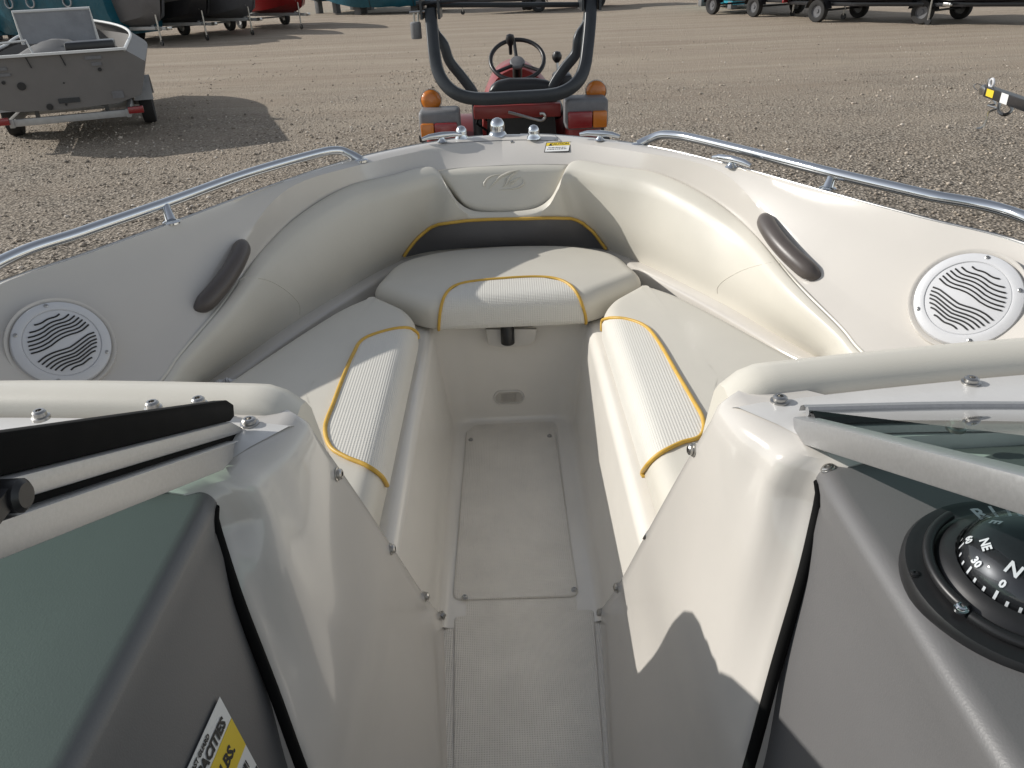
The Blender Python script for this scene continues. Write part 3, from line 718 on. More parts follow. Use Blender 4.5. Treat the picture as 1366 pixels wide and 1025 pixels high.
# --- bow fittings
def bow_p(px, py): return castp(bv_deck, px, py)
for px, py, r, nm in ((664, 176, .024, 'bow_light'), (616, 181, .018, 'deck_fitting'), (712, 180, .018, 'deck_fitting')):
    p = PZ(px, py + 5, ZG - .004)
    G().lathe([(r * 1.25, 0), (r * 1.2, .006), (r * .9, .014), (r * .98, r * 1.1), (r * .92, r * 1.7), (r * .6, r * 2.15), (r * .2, r * 2.32), (.0005, r * 2.34)], p, (0, 0, 1), 28).build(nm, CHROME, boat, smooth=50)
def cleat(px, py, ang, nm='cleat'):
    p, n = bow_p(px, py); p = p + Vector((0, 0, .002)); d = Vector((math.cos(ang), math.sin(ang), 0))
    g = G(); g.tube([p - d * .065 + Vector((0, 0, .014)), p - d * .04 + Vector((0, 0, .019)), p + Vector((0, 0, .020)), p + d * .04 + Vector((0, 0, .019)), p + d * .065 + Vector((0, 0, .014))], [.005, .008, .010, .008, .005], 12)
    o = g.build(nm, CHROME, boat); G().lathe([(.016, 0), (.012, .004), (.008, .010), (.008, .016)], p, (0, 0, 1), 18).build('cleat_foot', CHROME, o); return o
cleat(975, 224, math.radians(-57)); cleat(800, 188, math.radians(-28)); cleat(590, 190, math.radians(20))
# anchor-locker lid on the foredeck
for pts in ([(590, 192), (640, 189), (700, 187), (749, 189)], [(749, 189), (744, 184), (738, 179)]):
    G().tube(on_surf(bv_deck, pts, .0002, 8), .0014, 6).build('locker_lid_seam', SGREY, boat)
for px, py in ((683, 190), (741, 187)):
    p, n = castp(bv_deck, px, py); G().lathe([(.006, 0), (.005, .003), (.001, .004)], p, n, 12).build('deck_screw', STEEL, boat)

# ================================================================== CONSOLES (both sides)
E_ = [Vector((.163, 1.172, 0)), PP(822, 785, (0, 1.172, 0), (0, 1, .52)), PP(862, 712, (0, 1.172, 0), (0, 1, .52)), PP(893, 656, (0, 1.172, 0), (0, 1, .52)), PP(925, 600, (0, 1.172, 0), (0, 1, .52)), PP(948, 562, (0, 1.172, 0), (0, 1, .52))]
E_ = cr(E_ , 6)
A_ = [Vector((.112, .50, 0)), Vector((.15, .51, .10)), Vector((.215, .54, .25)), PZ(985, 1040, .38), PZ(1030, 880, .5), PZ(1065, 760, .6), PZ(1086, 670, .665)]
A_ = cr(A_, 6)
NE = 44
Er, Ar = resample(E_, NE), resample(A_, NE)
def console(sg):
    S = (lambda p: Vector(p)) if sg > 0 else mir
    rows = []
    for e, a in zip(Er, Ar):
        s = e.z / max(1e-6, Er[-1].z); row = []
        L = [Vector((.05, .018, -.004)) + e, e + Vector((.010, .007, 0)), e + Vector((.002, .003, 0))]
        m = (a - e); nin = Vector((-.86, -.35, .2)).normalized()
        for t in np.linspace(0, 1, 22):
            t = float(t); bul = .020 * s * math.sin(PI * t) + .020 * s * s * math.exp(-((t - .80) / .14) ** 2)
            L.append(e + m * t + nin * bul * (1 - t ** 6) - Vector((0, 0, .0)))
        L += [a + Vector((.008, -.004, 0)), a + Vector((.022, .0, 0)), a + Vector((.05, .01, 0))]
        rows.append([S(p) for p in L])
    # roll over into the deck on top
    last = [S(p) for p in rows[-1]] if sg < 0 else rows[-1]
    topz = .718
    up1, up2, up3, up4 = [], [], [], []
    for i, p in enumerate(last):
        t = i / (len(last) - 1); c = Vector((p.x, p.y, topz)); out = Vector((.035, -.0 + .01, 0))
        mid = Vector((p.x + .006, p.y - .002, p.z + (topz - p.z) * .62)); up1.append(S(mid)); up2.append(S(Vector((p.x + .020, p.y, p.z + (topz - p.z) * .93)))); up3.append(S(c + out)); up4.append(S(Vector((c.x + .13, min(c.y - .01, .775), c.z + .0005)))) 
    rows += [up1, up2, up3, up4]
    g = G().grid(rows); return g, rows
cons = {}
for sg in (1, -1):
    g, rows = console(sg); S = (lambda p: Vector(p)) if sg > 0 else mir
    o = g.build('console', GEL, boat, smooth=50); o['label'] = 'starboard walkthrough console moulding' if sg > 0 else 'port walkthrough console moulding'
    cons[sg] = (o, g.bvh(), rows)
    # white deck in front of the windscreen
    ed = [S(p) for p in rows[-1]]
    bowf = lambda x: .055 * math.sin(PI / 2 * max(0, min(1, (x - .262) / .62)))
    dk = G(); dr = []
    for t in np.linspace(0, 1, 26):
        t = float(t); dr.append([S(p) for p in [Vector((.262 + .78 * t, .800 + bowf(.262 + .78 * t), .700)), Vector((.262 + .78 * t, .796 + bowf(.262 + .78 * t), .716)), Vector((.266 + .78 * t, .788 + bowf(.262 + .78 * t), .7205)), Vector((.30 + .75 * t, .745 + .01 * t, .7215)), Vector((.325 + .72 * t, .708, .7205)), Vector((.325 + .72 * t, .703, .70))]])
        if t == 0: dr[-1] = [S(S(p) + Vector((.004, 0, -.0025))) for p in dr[-1]]
    dkg = dk.grid(dr); dko = dkg.build('windscreen_deck', DECKW, boat, smooth=50); bv_dk = dkg.bvh()
    # upholstered pad in front of it
    prof = [(.800, .64), (.801, .70), (.806, .722), (.820, .733), (.845, .735), (.868, .728), (.886, .708), (.905, .66), (.96, .50), (.985, .42), (.985, .38)]
    pr = []
    for t in np.linspace(0, 1, 30):
        t = float(t); x = .270 + .64 * t; e = min(1, t * 14) ** .5; bow_ = bowf(x) ; sink = (1 - e) * .025
        pr.append([S(Vector((x, y + bow_ + .004, z - sink))) for y, z in prof])
    pg_ = G().grid(pr); pg_.add(pr[0], [tuple(range(len(prof)))]); pg_.build('seat_back_pad', VINYL, boat, smooth=60)
    # screws on flange and deck
    bvc = cons[sg][1]
    fl_px = [(925, 600), (861, 712), (824, 784), (799, 817)] if sg > 0 else [(449, 633), (521, 733), (567, 796), (594, 818)]
    for px, py in fl_px:
        p, n = castp(bvc, px, py); screw(o, p, n, .0078, h=.008)
    dk_px = [(1040, 536), (1295, 511)] if sg > 0 else [(333, 566)]
    for px, py in dk_px:
        p, n = castp(bv_dk, px, py); screw(dko, p, n, .0090, h=.008)
    # black gasket where dash meets moulding
    gp = [S(p + Vector((.002, -.009, 0))) for p in Ar + [PZ(1089, 652, .683), PZ(1087, 636, .697)]]
    G().tube(gp, .0065, 10).build('edge_gasket', RUBBER, o)
    # grey dash: inner face + rolled edge + top
    dr = []
    for y in np.linspace(.700, -.5, 42):
        y = float(y); yy = max(0, .60 - y); front_ = math.exp(-((y - .705) / .030) ** 2)
        L = []
        for z, x in ((.0, .12), (.12, .165), (.25, .212), (.38, .252), (.50, .281), (.60, .302), (.67, .314)): L.append(Vector((x + .009 + .03 * front_ * (z / .7), y, z)))
        for k in range(1, 8):
            th = PI / 2 * k / 7; r = .020; L.append(Vector((.318 + r * (1 - math.cos(th)) + .02 * front_, y, .695 + r * math.sin(th) - .012 * front_)))
        for t in np.linspace(.1, 1, 14): L.append(Vector((.338 + .02 * front_ + .66 * float(t), y, .715 - .012 * front_ + .012 * float(t))))
        dr.append([S(p) for p in L])
    # close the front under the windscreen deck
    f0 = [S(Vector((p[0] * sg + 0.012, .712, p[2] - .012))) for p in dr[0]]; f1 = [S(Vector((p[0] * sg + .02, .722, p[2] - .05))) for p in dr[0]]
    dg = G().grid([f1, f0] + dr); do = dg.build('dash_panel', DASH, boat, smooth=60); do['label'] = 'grey starboard dash panel carrying the compass' if sg > 0 else 'grey port dash panel behind the windscreen'
    cons[(sg, 'dash')] = (do, dg.bvh())
    p, n = castp(dg.bvh(), *((1104, 625) if sg > 0 else (283, 658))); screw(do, p, n, .0062, h=.003)
    # outer shell so that the consoles are closed
    G().grid([[S(Vector((x, y, .725 if x < 1 else .655 if x > 1.1 else .71))) for x in (.9, 1.0, 1.14)] for y in (.86, .4, -.1, -.6)]).build('side_deck', GEL, boat)

# ================================================================== WINDSCREEN
def lin(a, b, x): t = (x - a[0]) / (b[0] - a[0]); return (x, a[1] + (b[1] - a[1]) * t)
def postpoly(xpl, top, bot, xend, tip=()):
    P = [PX(*q, xpl) for q in tip] + [PX(*bot[0], xpl), PX(*lin(bot[0], bot[1], xend), xpl), PX(*lin(top[0], top[1], xend), xpl), PX(*top[0], xpl)]
    return P
def windscreen(sg):
    S = (lambda p: Vector(p)) if sg > 0 else mir
    # glass: rows bottom -> top along an outline that wraps aft
    botc = cr([Vector((.335, .745, .735)), Vector((.55, .735, .735)), Vector((.78, .70, .735)), Vector((.93, .58, .735)), Vector((1.0, .38, .735)), Vector((1.03, .05, .735)), Vector((1.04, -.4, .735))], 8)
    topc = cr([Vector((.335, .17, 1.045)), Vector((.52, .17, 1.045)), Vector((.70, .13, 1.045)), Vector((.82, .03, 1.04)), Vector((.87, -.15, 1.03)), Vector((.89, -.4, 1.0)), Vector((.90, -.7, .96))], 8)
    root = G().grid([[S(a.lerp(b, t) + Vector((0, .004, 0))) for t in (0, .25, .5, .75, 1)] for a, b in zip(botc, topc)])
    fr = G().tube([S(p) for p in botc], .006, 8).build('windscreen', ALU, boat); fr['label'] = ('starboard' if sg > 0 else 'port') + ' windscreen with tinted glass'
    root.build('windscreen_glass', GLASS, fr)
    # bottom rail, flat black gasket
    G().grid([[S(p + Vector((0, d, z))) for d, z in ((-.030, -.012), (-.028, -.004), (-.010, .002), (.012, .002), (.020, -.004), (.022, -.012))] for p in botc]).build('bottom_rail', ALU, fr)
    G().grid([[S(p + Vector((0, d, z))) for d, z in ((-.026, .000), (-.022, .006), (-.012, .008), (-.006, .002))] for p in botc]).build('glass_gasket', BLACK, fr)
    G().tube([S(p) for p in topc], .014, 10).build('top_rail', ALU, fr)
    return fr
wsR, wsL = windscreen(1), windscreen(-1)
# starboard end post
G().prism(postpoly(.318, ((1056, 556), (1366, 635)), ((1071, 594), (1366, 690)), 1600, tip=((1056, 556), (1058, 574))), (.024, 0, 0)).build('end_post', ALU, wsR, bevel=.003, smooth=40)
# port end post and the centre window folded back against it
G().prism(postpoly(-.312, ((320, 588), (0, 696)), ((298, 627), (0, 747)), -260, tip=((313, 592), (311, 612))), (-.024, 0, 0)).build('end_post', ALU, wsL, bevel=.003, smooth=40)
fold = G().prism(postpoly(-.322, ((310, 563), (0, 641)), ((325, 577), (0, 676)), -260, tip=((325, 571),)), (-.022, 0, 0)).build('folding_window', ALU, boat, bevel=.003, smooth=40); fold['label'] = 'hinged centre window folded back over the port windscreen'
G().prism(postpoly(-.330, ((303, 534), (0, 577)), ((308, 562), (0, 636)), -260, tip=((312, 540), (313, 556))), (-.018, 0, 0)).build('window_weatherstrip', RUBBER, fold, bevel=.0015, smooth=40)
G().prism(postpoly(-.327, ((318, 577), (0, 670)), ((320, 587), (0, 697)), -260), (-.02, 0, 0)).build('groove_strip', RUBBER, fold)  # black strip standing in for the dark groove beside the end post
c = PX(8, 662, -.318); G().lathe([(.010, -.012), (.011, -.010), (.011, .010), (.008, .013)], c, (1, 0, 0), 16).build('window_latch', BLACK, fold)
G().beam(PX(8, 662, -.314), PX(-14, 690, -.314), .008, .012).build('latch_arm', BLACK, fold)
# screws on the bottom rails
for px, py in ((1275, 566), ):
    p = PZ(px, py + 6, .742); screw(wsR, p, (0, 0, 1), .008, h=.010)
for px, py in ((55, 552), (205, 540), (266, 535)):
    p = PZ(px, py + 6, .735); screw(wsL, p, (0, 0, 1), .0085, h=.011)

# ================================================================== COMPASS
do, bvd = cons[(1, 'dash')]
pc = PZ(1370, 780, .7235); cn = Vector((-.05, -.08, 1)).normalized()
RC = .097
comp = G().lathe([(RC * 1.0, -.006), (RC * 1.0, .003), (RC * .97, .008), (RC * .90, .0095), (RC * .80, .009), (RC * .74, .012), (RC * .70, .018), (RC * .60, .022), (RC * .57, .018), (RC * .56, .008), (RC * .2, .006), (.0005, .006)], pc, cn, 64).build('compass', BLACK, boat, smooth=35)
comp['label'] = 'black dash compass with domed dial'
# frame of reference: "north" of the lettering faces the helm (towards the lower left of the picture)
xa = Vector((1, 0, 0)); xa = (xa - cn * xa.dot(cn)).normalized(); ya = cn.cross(xa).normalized()
# bracket ring and screws
arc = [pc + (xa * math.cos(a) + ya * math.sin(a)) * RC * .80 + cn * .016 for a in np.linspace(math.radians(115), math.radians(205), 24)]
G().tube(arc, .0045, 10).build('compass_bracket', BLACK, comp)
arc = [pc + (xa * math.cos(a) + ya * math.sin(a)) * RC * .80 + cn * .012 for a in np.linspace(math.radians(208), math.radians(330), 24)]
G().tube(arc, .0050, 10).build('compass_bracket', BLACK, comp)
a = math.radians(203); q = pc + (xa * math.cos(a) + ya * math.sin(a)) * RC * .83 + cn * .015; screw(comp, q, cn, .0045, m=CHROME, h=.005)
a = math.radians(172); q = pc + (xa * math.cos(a) + ya * math.sin(a)) * RC * .93 + cn * .009; screw(comp, q, cn, .0035, m=BLACK, h=.002)
# dial (spherical card) and clear dome
Rd = RC * .56
dial = [(Rd * math.cos(t), .017 + Rd * .62 * math.sin(t)) for t in np.linspace(0, PI / 2 - .001, 12)]
G().lathe(dial, pc, cn, 40).build('compass_dial', BLACK, comp, smooth=60)
dome = [(Rd * 1.06 * math.cos(t), .018 + Rd * .74 * math.sin(t)) for t in np.linspace(0, PI / 2 - .001, 12)]
G().lathe(dome, pc, cn, 40, cap=False).build('compass_dome', DOME, comp, smooth=60)
def on_dial(ang, el, off=.0008):
    r = Rd * math.cos(el); h = .017 + Rd * .62 * math.sin(el); d = xa * math.cos(ang) + ya * math.sin(ang)
    nrm = (d * math.cos(el) * .62 + cn * math.sin(el)).normalized(); return pc + d * r + cn * h + nrm * off, nrm, d
N0 = math.radians(-150)          # where north stands on the dial
for deg in range(0, 360, 10):
    a = N0 - math.radians(deg); p0, n0, d = on_dial(a, .06); p1, _, _ = on_dial(a, .30 if deg % 30 == 0 else .20)
    sd_ = d.cross(cn).normalized() * .0011; G().add([p0 - sd_, p0 + sd_, p1 + sd_, p1 - sd_], [(0, 1, 2, 3)]).build('dial_mark', WHITE, comp, smooth=0)
for s_, deg, el, sz in (('N', 0, .80, .015), ('0', 0, .47, .009), ('NE', 45, .74, .010), ('30', 30, .44, .009), ('33', -30, .44, .009), ('60', 60, .44, .009), ('E', 90, .8, .013)):
    a = N0 - math.radians(deg); p0, n0, d = on_dial(a, el, .0012); tx = cn.cross(d).normalized(); ty = n0.cross(tx).normalized()
    text_geo(s_, p0, tx, ty, sz, .0, bold=.0004).build('dial_lettering', WHITE, comp, smooth=0)
word = 'RITCHIE'
for i, ch in enumerate(word):
    a = math.radians(100 - i * 11.0); d = xa * math.cos(a) + ya * math.sin(a); q = pc + d * RC * .66 + cn * .0215
    tx = (-cn.cross(d)).normalized(); text_geo(ch, q, tx, cn.cross(tx), .019, .001, bold=.0005).build('maker_lettering', SPK, comp, smooth=0)

# ================================================================== CAPACITY PLATE (port dash inner face)
do, bvd = cons[(-1, 'dash')]
p0, n = castp(bvd, 291, 932, .0015)
pA = castp(bvd, 252, 1020, .0015)[0]; pB = castp(bvd, 338, 1020, .0015)[0]
ns = sum([castp(bvd, x, y)[1] for x in (270, 290, 320) for y in (950, 990, 1020)], Vector()).normalized()
n = ns
def plz(px, py, off=.0015): d = ray(px, py); return CAM + d * ((p0 - CAM).dot(n) / d.dot(n)) + n * off
ex = (plz(291, 931) - plz(250, 1021)).normalized(); ey = n.cross(ex).normalized()
if ey.dot(plz(340, 1021) - plz(291, 931)) > 0: ey = -ey
c0 = plz(291, 930)
Wd, Hd = .125, (ey.dot(plz(291, 930) - plz(345, 1030))) * 1.35
def pl(name, m, x0, x1, y0, y1, z, parent): return plate(name, m, parent, c0, ex, ey, n, x0, x1, y0, y1, z, .0004)
Hs = abs(Hd)
cap = pl('capacity_plate', WHITE, -Wd, 0, -Hs, 0, 0, boat)
pl('yellow_band', YELL, -Wd * .99, -Wd * .005, -Hs * .46, -Hs * .20, .0006, cap)
pl('dark_band', INK, -Wd * .8, -Wd * .01, -Hs * .72, -Hs * .665, .0006, cap)
def tx(s, x, y, size): text_geo(s, c0 + ex * x + ey * y, ex, ey, size, .0013, bold=.0006 * size / .012, align='RIGHT').build('lettering', INK, cap, smooth=0)
tx('CAPACITIES', -.012, -Hs * .135, Hs * .112); tx('U.S. COAST GUARD', -.040, -Hs * .050, Hs * .050); tx('1500 LBS.', -.018, -Hs * .33, Hs * .125)
for k, (y, h, x0, x1) in enumerate(((-.555, .07, -.080, -.012), (-.63, .03, -.040, -.012), (-.80, .03, -.05, -.012), (-.86, .03, -.05, -.02))):
    x = x0
    while x < x1:
        w_ = random.uniform(.002, .006); pl('print_line', INK, x, min(x1, x + w_), Hs * (y - h / 2), Hs * (y + h / 2), .0010, cap); x += w_ + .0018
wl = pl('warning_sticker', WHITE, -.04, .004, -Hs * 1.25, -Hs * .86, .0012, cap); pl('red_field', REDINK, -.036, .0, -Hs * 1.22, -Hs * .89, .0018, cap)

# ================================================================== generic pieces
def wheel(parent, c, r, wd, axis=(1, 0, 0), rim=GALV, rimr=.56, lugs=0):
    h = wd / 2
    t = G().lathe([(r * rimr, -h * .8), (r * .80, -h), (r * .95, -h * .92), (r, -h * .6), (r, h * .6), (r * .95, h * .92), (r * .80, h), (r * rimr, h * .8)], c, axis, 36, cap=False)
    if lugs:
        ax = Vector(axis).normalized(); nx = ax.orthogonal().normalized(); ny = ax.cross(nx); c_ = Vector(c)
        for i in range(lugs):
            a = 2 * PI * i / lugs; d = nx * math.cos(a) + ny * math.sin(a); tt = ax.cross(d); s_ = 1 if i % 2 else -1
            t.beam(c_ + d * r * 1.0 + tt * .02, c_ + ax * s_ * h * .95 + d * r * .99 - tt * .05, .035, .04, d)
    w_ = t.build('wheel', TIREM, parent, smooth=50)
    G().lathe([(r * rimr, -h * .75), (r * rimr * .9, -h * .35), (r * .2, -h * .30), (r * .16, -h * .55), (.001, -h * .55)], c, axis, 28, cap=False).build('rim', rim, w_)
    G().lathe([(r * rimr, h * .75), (r * rimr * .9, h * .35), (r * .2, h * .30), (r * .16, h * .55), (.001, h * .55)], c, axis, 28, cap=False).build('rim', rim, w_)
    return w_
def finish(root, loc, rz):
    root.location = loc; root.rotation_euler = (0, 0, rz)
BLENS = REDL
def make_trailer(label, length=5.2, half=.92, mt=GALV, tongue=1.5, group=None, jack=True, low=.42):
    """local frame: +Y towards the tongue, origin on the ground under the axle"""
    t = thing('boat_trailer', label, 'trailer', (0, 0, 0), group, world=False)
    f = G(); zr = low + .08; y0, y1 = -1.35, 1.9; yt = y1 + tongue
    for s_ in (-1, 1):
        f.beam((s_ * half * .8, y0, zr), (s_ * half * .8, y1 - .9, zr), .06, .11); f.beam((s_ * half * .8, y1 - .92, zr), (s_ * .05, yt - .6, zr), .06, .10)
    for y in (y0 + .05, -.3, .9): f.beam((-half * .8, y, zr + .001), (half * .8, y, zr + .001), .07, .09)
    f.beam((0, y1 - .8, zr - .005), (0, yt, zr - .005), .08, .09)
    f.build('frame', mt, t, smooth=30, bevel=.006)
    for s_ in (-1, 1):
        g = G().beam((s_ * .45, -1.3, low + .22), (s_ * .40, 1.7, low + .24), .09, .05)
        for y in (-1.0, .8): g.beam((s_ * .44, y, zr), (s_ * .44, y, low + .22), .05, .05, (0, 1, 0))
        g.build('bunk', BCOVER, t, smooth=30)
        wheel(t, (s_ * (half + .02), 0, .31), .31, .19, rim=BGREY if mt is BBLACK else GALV)
        fe = G(); rows = []
        for k in range(13):
            a = PI * (.06 + .88 * k / 12); rows.append([Vector((s_ * (half + .02 + dx), math.cos(a) * .39, .31 + math.sin(a) * .38)) for dx in (-.13, .13)])
        fe.grid(rows).build('fender', mt, t)
        G().box((s_ * (half * .92), y0 - .03, zr + .04), (.20, .06, .09)).build('tail_lamp', REDL, t, bevel=.01)
    G().lathe([(.03, -half), (.03, half)], (0, 0, .31), (1, 0, 0), 12).build('axle', mt, t)
    wp = G().beam((0, yt - .85, zr), (0, yt - .75, zr + .62), .07, .07, (0, 1, 0)); wp.box((0, yt - .82, zr + .60), (.12, .16, .10)); wp.build('winch_post', mt, t, smooth=30, bevel=.006)
    G().lathe([(.05, -.05), (.05, .05)], (0, yt - .72, zr + .64), (1, 0, 0), 14).build('winch', BLACK, t)
    cp = G().box((0, yt + .05, zr + .01), (.09, .22, .09)); cp.lathe([(.05, -.03), (.05, .03)], (0, yt + .14, zr), (0, 0, 1), 14); cp.build('coupler', STEEL, t, bevel=.008)
    if jack:
        j = G().tube([(.11, yt - .35, zr + .42), (.11, yt - .35, .12)], .028, 12); j.tube([(.11, yt - .35, zr + .42), (.20, yt - .35, zr + .46)], .010, 8); jo = j.build('jack', STEEL, t)
        G().lathe([(.09, -.02), (.09, .02)], (.11, yt - .35, .09), (1, 0, 0), 16).build('jack_wheel', BLACK, jo)
    return t
def make_hull(label, mat_h, mat_top, cover=None, L=5.0, beam=1.0, H=1.05, group=None, base=.40, name='aluminium_boat', trim=None, shield=False, motor=False):
    b = thing(name, label, 'boat', (0, 0, 0), group, world=False); rows = []; n = 22; top = []
    for i in range(n):
        s_ = i / (n - 1); y = -1.55 + s_ * L; k = max(0, (s_ - .45) / .55); bw = beam * (1 - k ** 2.4 * .97); sh = .16 * k ** 1.5; kl = .34 * k ** 2.2
        zg = base + H + sh; zc = base + .20 + kl * .8 + .12 * k; zk = base + kl; yo = -.35 * k ** 3
        rows.append([Vector((0, y + yo * 1.0, zk)), Vector((bw * .45, y + yo * .8, zk + (zc - zk) * .5)), Vector((bw * .80, y + yo * .6, zc)), Vector((bw * .93, y + yo * .2, zc + (zg - zc) * .55)), Vector((bw, y, zg))]); top.append(Vector((bw, y, zg)))
    g = G(); g.grid(rows); g.grid([[mir(p) for p in r] for r in rows])
    tr = [rows[0][q] for q in range(5)] + [mir(rows[0][q]) for q in (4, 3, 2, 1)]; g.add(tr, [tuple(range(len(tr)))])
    g.build('hull', mat_h, b, smooth=35)
    rail_ = top + [mir(p) for p in reversed(top[:-1])]
    G().tube(rail_, .028, 8, closed=False).build('gunwale_rail', mat_top, b)
    if trim is not None:
        G().grid([[r[3] + Vector((.006, 0, .02)), r[4].lerp(r[3], .25) + Vector((.006, 0, 0))] for r in rows[2:-2]] ).build('hull_stripe', trim, b); G().grid([[mir(r[3] + Vector((.006, 0, .02))), mir(r[4].lerp(r[3], .25) + Vector((.006, 0, 0)))] for r in rows[2:-2]]).build('hull_stripe', trim, b)
    inner = [[Vector((p.x * .97 * c, p.y, p.z - (.02 if cover else .30) + (.26 if cover else 0) * (1 - abs(c)) * (1 - (i / n) ** 3))) for c in (-1, -.6, -.25, 0, .25, .6, 1)] for i, p in enumerate(top)]
    G().grid(inner).build('boat_cover' if cover else 'sole', cover or BGREY, b, smooth=40)
    if shield:
        ws = [[Vector((x, .7 - .25 * abs(x) ** 2 - t * .25, base + H + t * .42)) for x in np.linspace(-beam * .85, beam * .85, 9)] for t in (0, 1)]
        G().grid(ws).build('windscreen', GLASS, b); G().tube(ws[1], .018, 8).build('windscreen_frame', mat_top, b)
    if motor:
        mo = G(); mo.box((0, -1.85, base + .95), (.42, .5, .50)); mo.box((0, -1.82, base + .35), (.18, .30, .8)); mo.box((0, -1.85, base - .02), (.08, .34, .2)); mo.build('outboard_motor', BBLACK, b, bevel=.06, bseg=3, smooth=60)
    return b
def make_wrap(label, m, L=5.6, half=1.15, H=2.1, z0=.35, group=None, skirt=True):
    """shrink-wrapped boat: a tented plastic skin over hull shape"""
    b = thing('wrapped_boat', label, 'boat', (0, 0, 0), group, world=False); rows = []; n = 18
    for i in range(n):
        s_ = i / (n - 1); y = -L / 2 + L * s_; k = max(0, (s_ - .55) / .45); bw = half * (1 - .93 * k ** 2); ridge = H * (1 - .22 * k - .10 * (1 - s_)) + .05 * math.sin(9 * s_)
        zz = z0 + .35 * k ** 2
        rows.append([Vector((sx * bw * fx + random.uniform(-.025, .025), y, zz + (ridge - zz) * fz + random.uniform(-.02, .02))) for sx, fx, fz in ((-1, .70, 0), (-1, .93, .28), (-1, 1.0, .58), (-1, .62, .84), (1, 0, 1), (1, .62, .84), (1, 1.0, .58), (1, .93, .28), (1, .70, 0))])
    g = G().grid(rows)
    for r in (rows[0], rows[-1]): g.add(r, [tuple(range(9))])
    g.build('plastic_wrap', m, b, smooth=28)
    for i in (4, 10):
        G().tube([p + (p - Vector((0, p.y, 1.1))).normalized() * .006 for p in rows[i]], .016, 6).build('strap', BBLACK, b)
    G().tube([r[2] + Vector((-.01, 0, 0)) for r in rows], .014, 6).build('belly_band', SILVERC, b); G().tube([r[6] + Vector((.01, 0, 0)) for r in rows], .014, 6).build('belly_band', SILVERC, b)
    for y in (-1.4, 1.2):
        for s_ in (-1, 1): G().box((s_ * .55, y, z0 / 2 + .05), (.25, .30, z0 + .10)).build('support_block', BCOVER, b, bevel=.02)
    for sx in (-1, 1):
        for yy in (-1.9, -.4, .5):
            c = Vector((sx * half * .985, yy, z0 + (H - z0) * .40)); G().tube([c + Vector((sx * .03, math.cos(a) * .16, math.sin(a) * .16)) for a in np.linspace(0, 2 * PI, 20)], .022, 6).build('printed_ring', SILVERC, b)
    for xx in (-.4, .45):
        c = Vector((xx, -L / 2 - .02, z0 + (H - z0) * .42)); G().tube([c + Vector((math.cos(a) * .15, 0, math.sin(a) * .15)) for a in np.linspace(0, 2 * PI, 20)], .022, 6).build('printed_ring', SILVERC, b)
    return b

# ================================================================== TRAILER UNDER OUR BOAT
tr = make_trailer('galvanised trailer carrying the cream open-bow boat', half=1.0, tongue=1.35, low=.22, jack=False)
tr['label'] = 'low trailer under the cream open-bow boat'
finish(tr, (0, .25, GROUND), 0)

# ================================================================== TRACTOR
tc_ = thing('tractor', 'small red tractor with folded dark grey roll bar behind the bow', 'tractor', (.08, 4.8, GROUND))
YR = 4.2
def rect_tube(path, wx, wy):
    path = [Vector(p) for p in path]; rows = []
    for i, p in enumerate(path):
        a = path[max(0, i - 1)]; b = path[min(len(path) - 1, i + 1)]; t = (b - a).normalized(); d = Vector((0, 1, 0)); d = (d - t * d.dot(t)).normalized(); s_ = t.cross(d)
        c = .18
        rows.append([p + s_ * wx / 2 * u + d * wy / 2 * v for u, v in ((1, 1 - c), (1 - c, 1), (-1 + c, 1), (-1, 1 - c), (-1, -1 + c), (-1 + c, -1), (1 - c, -1), (1, -1 + c))])
    g = G().grid(rows, closed_u=True); n = len(rows); g.f.append(tuple(range(8))); g.f.append(tuple((n - 1) * 8 + j for j in reversed(range(8)))); return g
arch_px = [(574, 14), (577, 45), (580, 75), (585, 97), (596, 115), (613, 127), (640, 132), (690, 130), (735, 127), (757, 120), (772, 107), (780, 88), (784, 60), (787, 28), (788, 2)]
arch = [PY(x, y, YR + .25 - .25 * min(1, y / 130)) for x, y in arch_px]
rops = rect_tube(cr(arch, 5), .060, .052).build('folded_roll_bar', TGREY, tc_, smooth=50)
hL, hR = arch[0], arch[-1]
for nm, h, pts in (('L', hL, [(592, 60), (600, 82), (618, 105), (633, 128), (637, 160)]), ('R', hR, [(772, 50), (768, 72), (750, 95), (736, 120), (732, 160)])):
    leg = [h + Vector((0, .12, .03)), h + Vector((0, .13, -.1))] + [PY(x, y, YR + .34) for x, y in pts]; e = leg[-1]; leg.append(Vector((e.x, e.y, GROUND + .62)))
    rect_tube(cr(leg, 5), .052, .050).build('roll_bar_leg', TGREY, tc_, smooth=50)
    br = G().box(h + Vector((-.045, .06, .02)), (.012, .22, .12)); br.box(h + Vector((.045, .06, .02)), (.012, .22, .12)); br.tube([h + Vector((-.08, .1, .03)), h + Vector((.08, .1, .03))], .012, 10); br.build('hinge_bracket', TGREY, tc_, smooth=30)
pn_ = G().tube([PY(552, 18, YR + .2), PY(553, 34, YR + .2)], .006, 8); pn_.tube([PY(558, 15, YR + .2), PY(558, 34, YR + .2)], .006, 8); pn_.tube([PY(546, 17, YR + .2), PY(573, 15, YR + .2)], .006, 8)
pn_.build('lock_shackle', STEEL, tc_); G().lathe([(.026, 0), (.028, .004), (.028, .075), (.022, .08)], PY(556, 52, YR + .2), (0, 0, 1), 18).build('padlock_body', SGREY, tc_)
ti = G().tube([hL + Vector((0, .05, .03)), hL.lerp(hR, .5) + Vector((0, .05, .055)), hR + Vector((0, .05, .02))], .010, 8); ti.tube([hL + Vector((0, .1, .02)), hR + Vector((0, .1, -.02))], .013, 8); ti.build('tie_rod', TGREY, tc_)
cx = .07
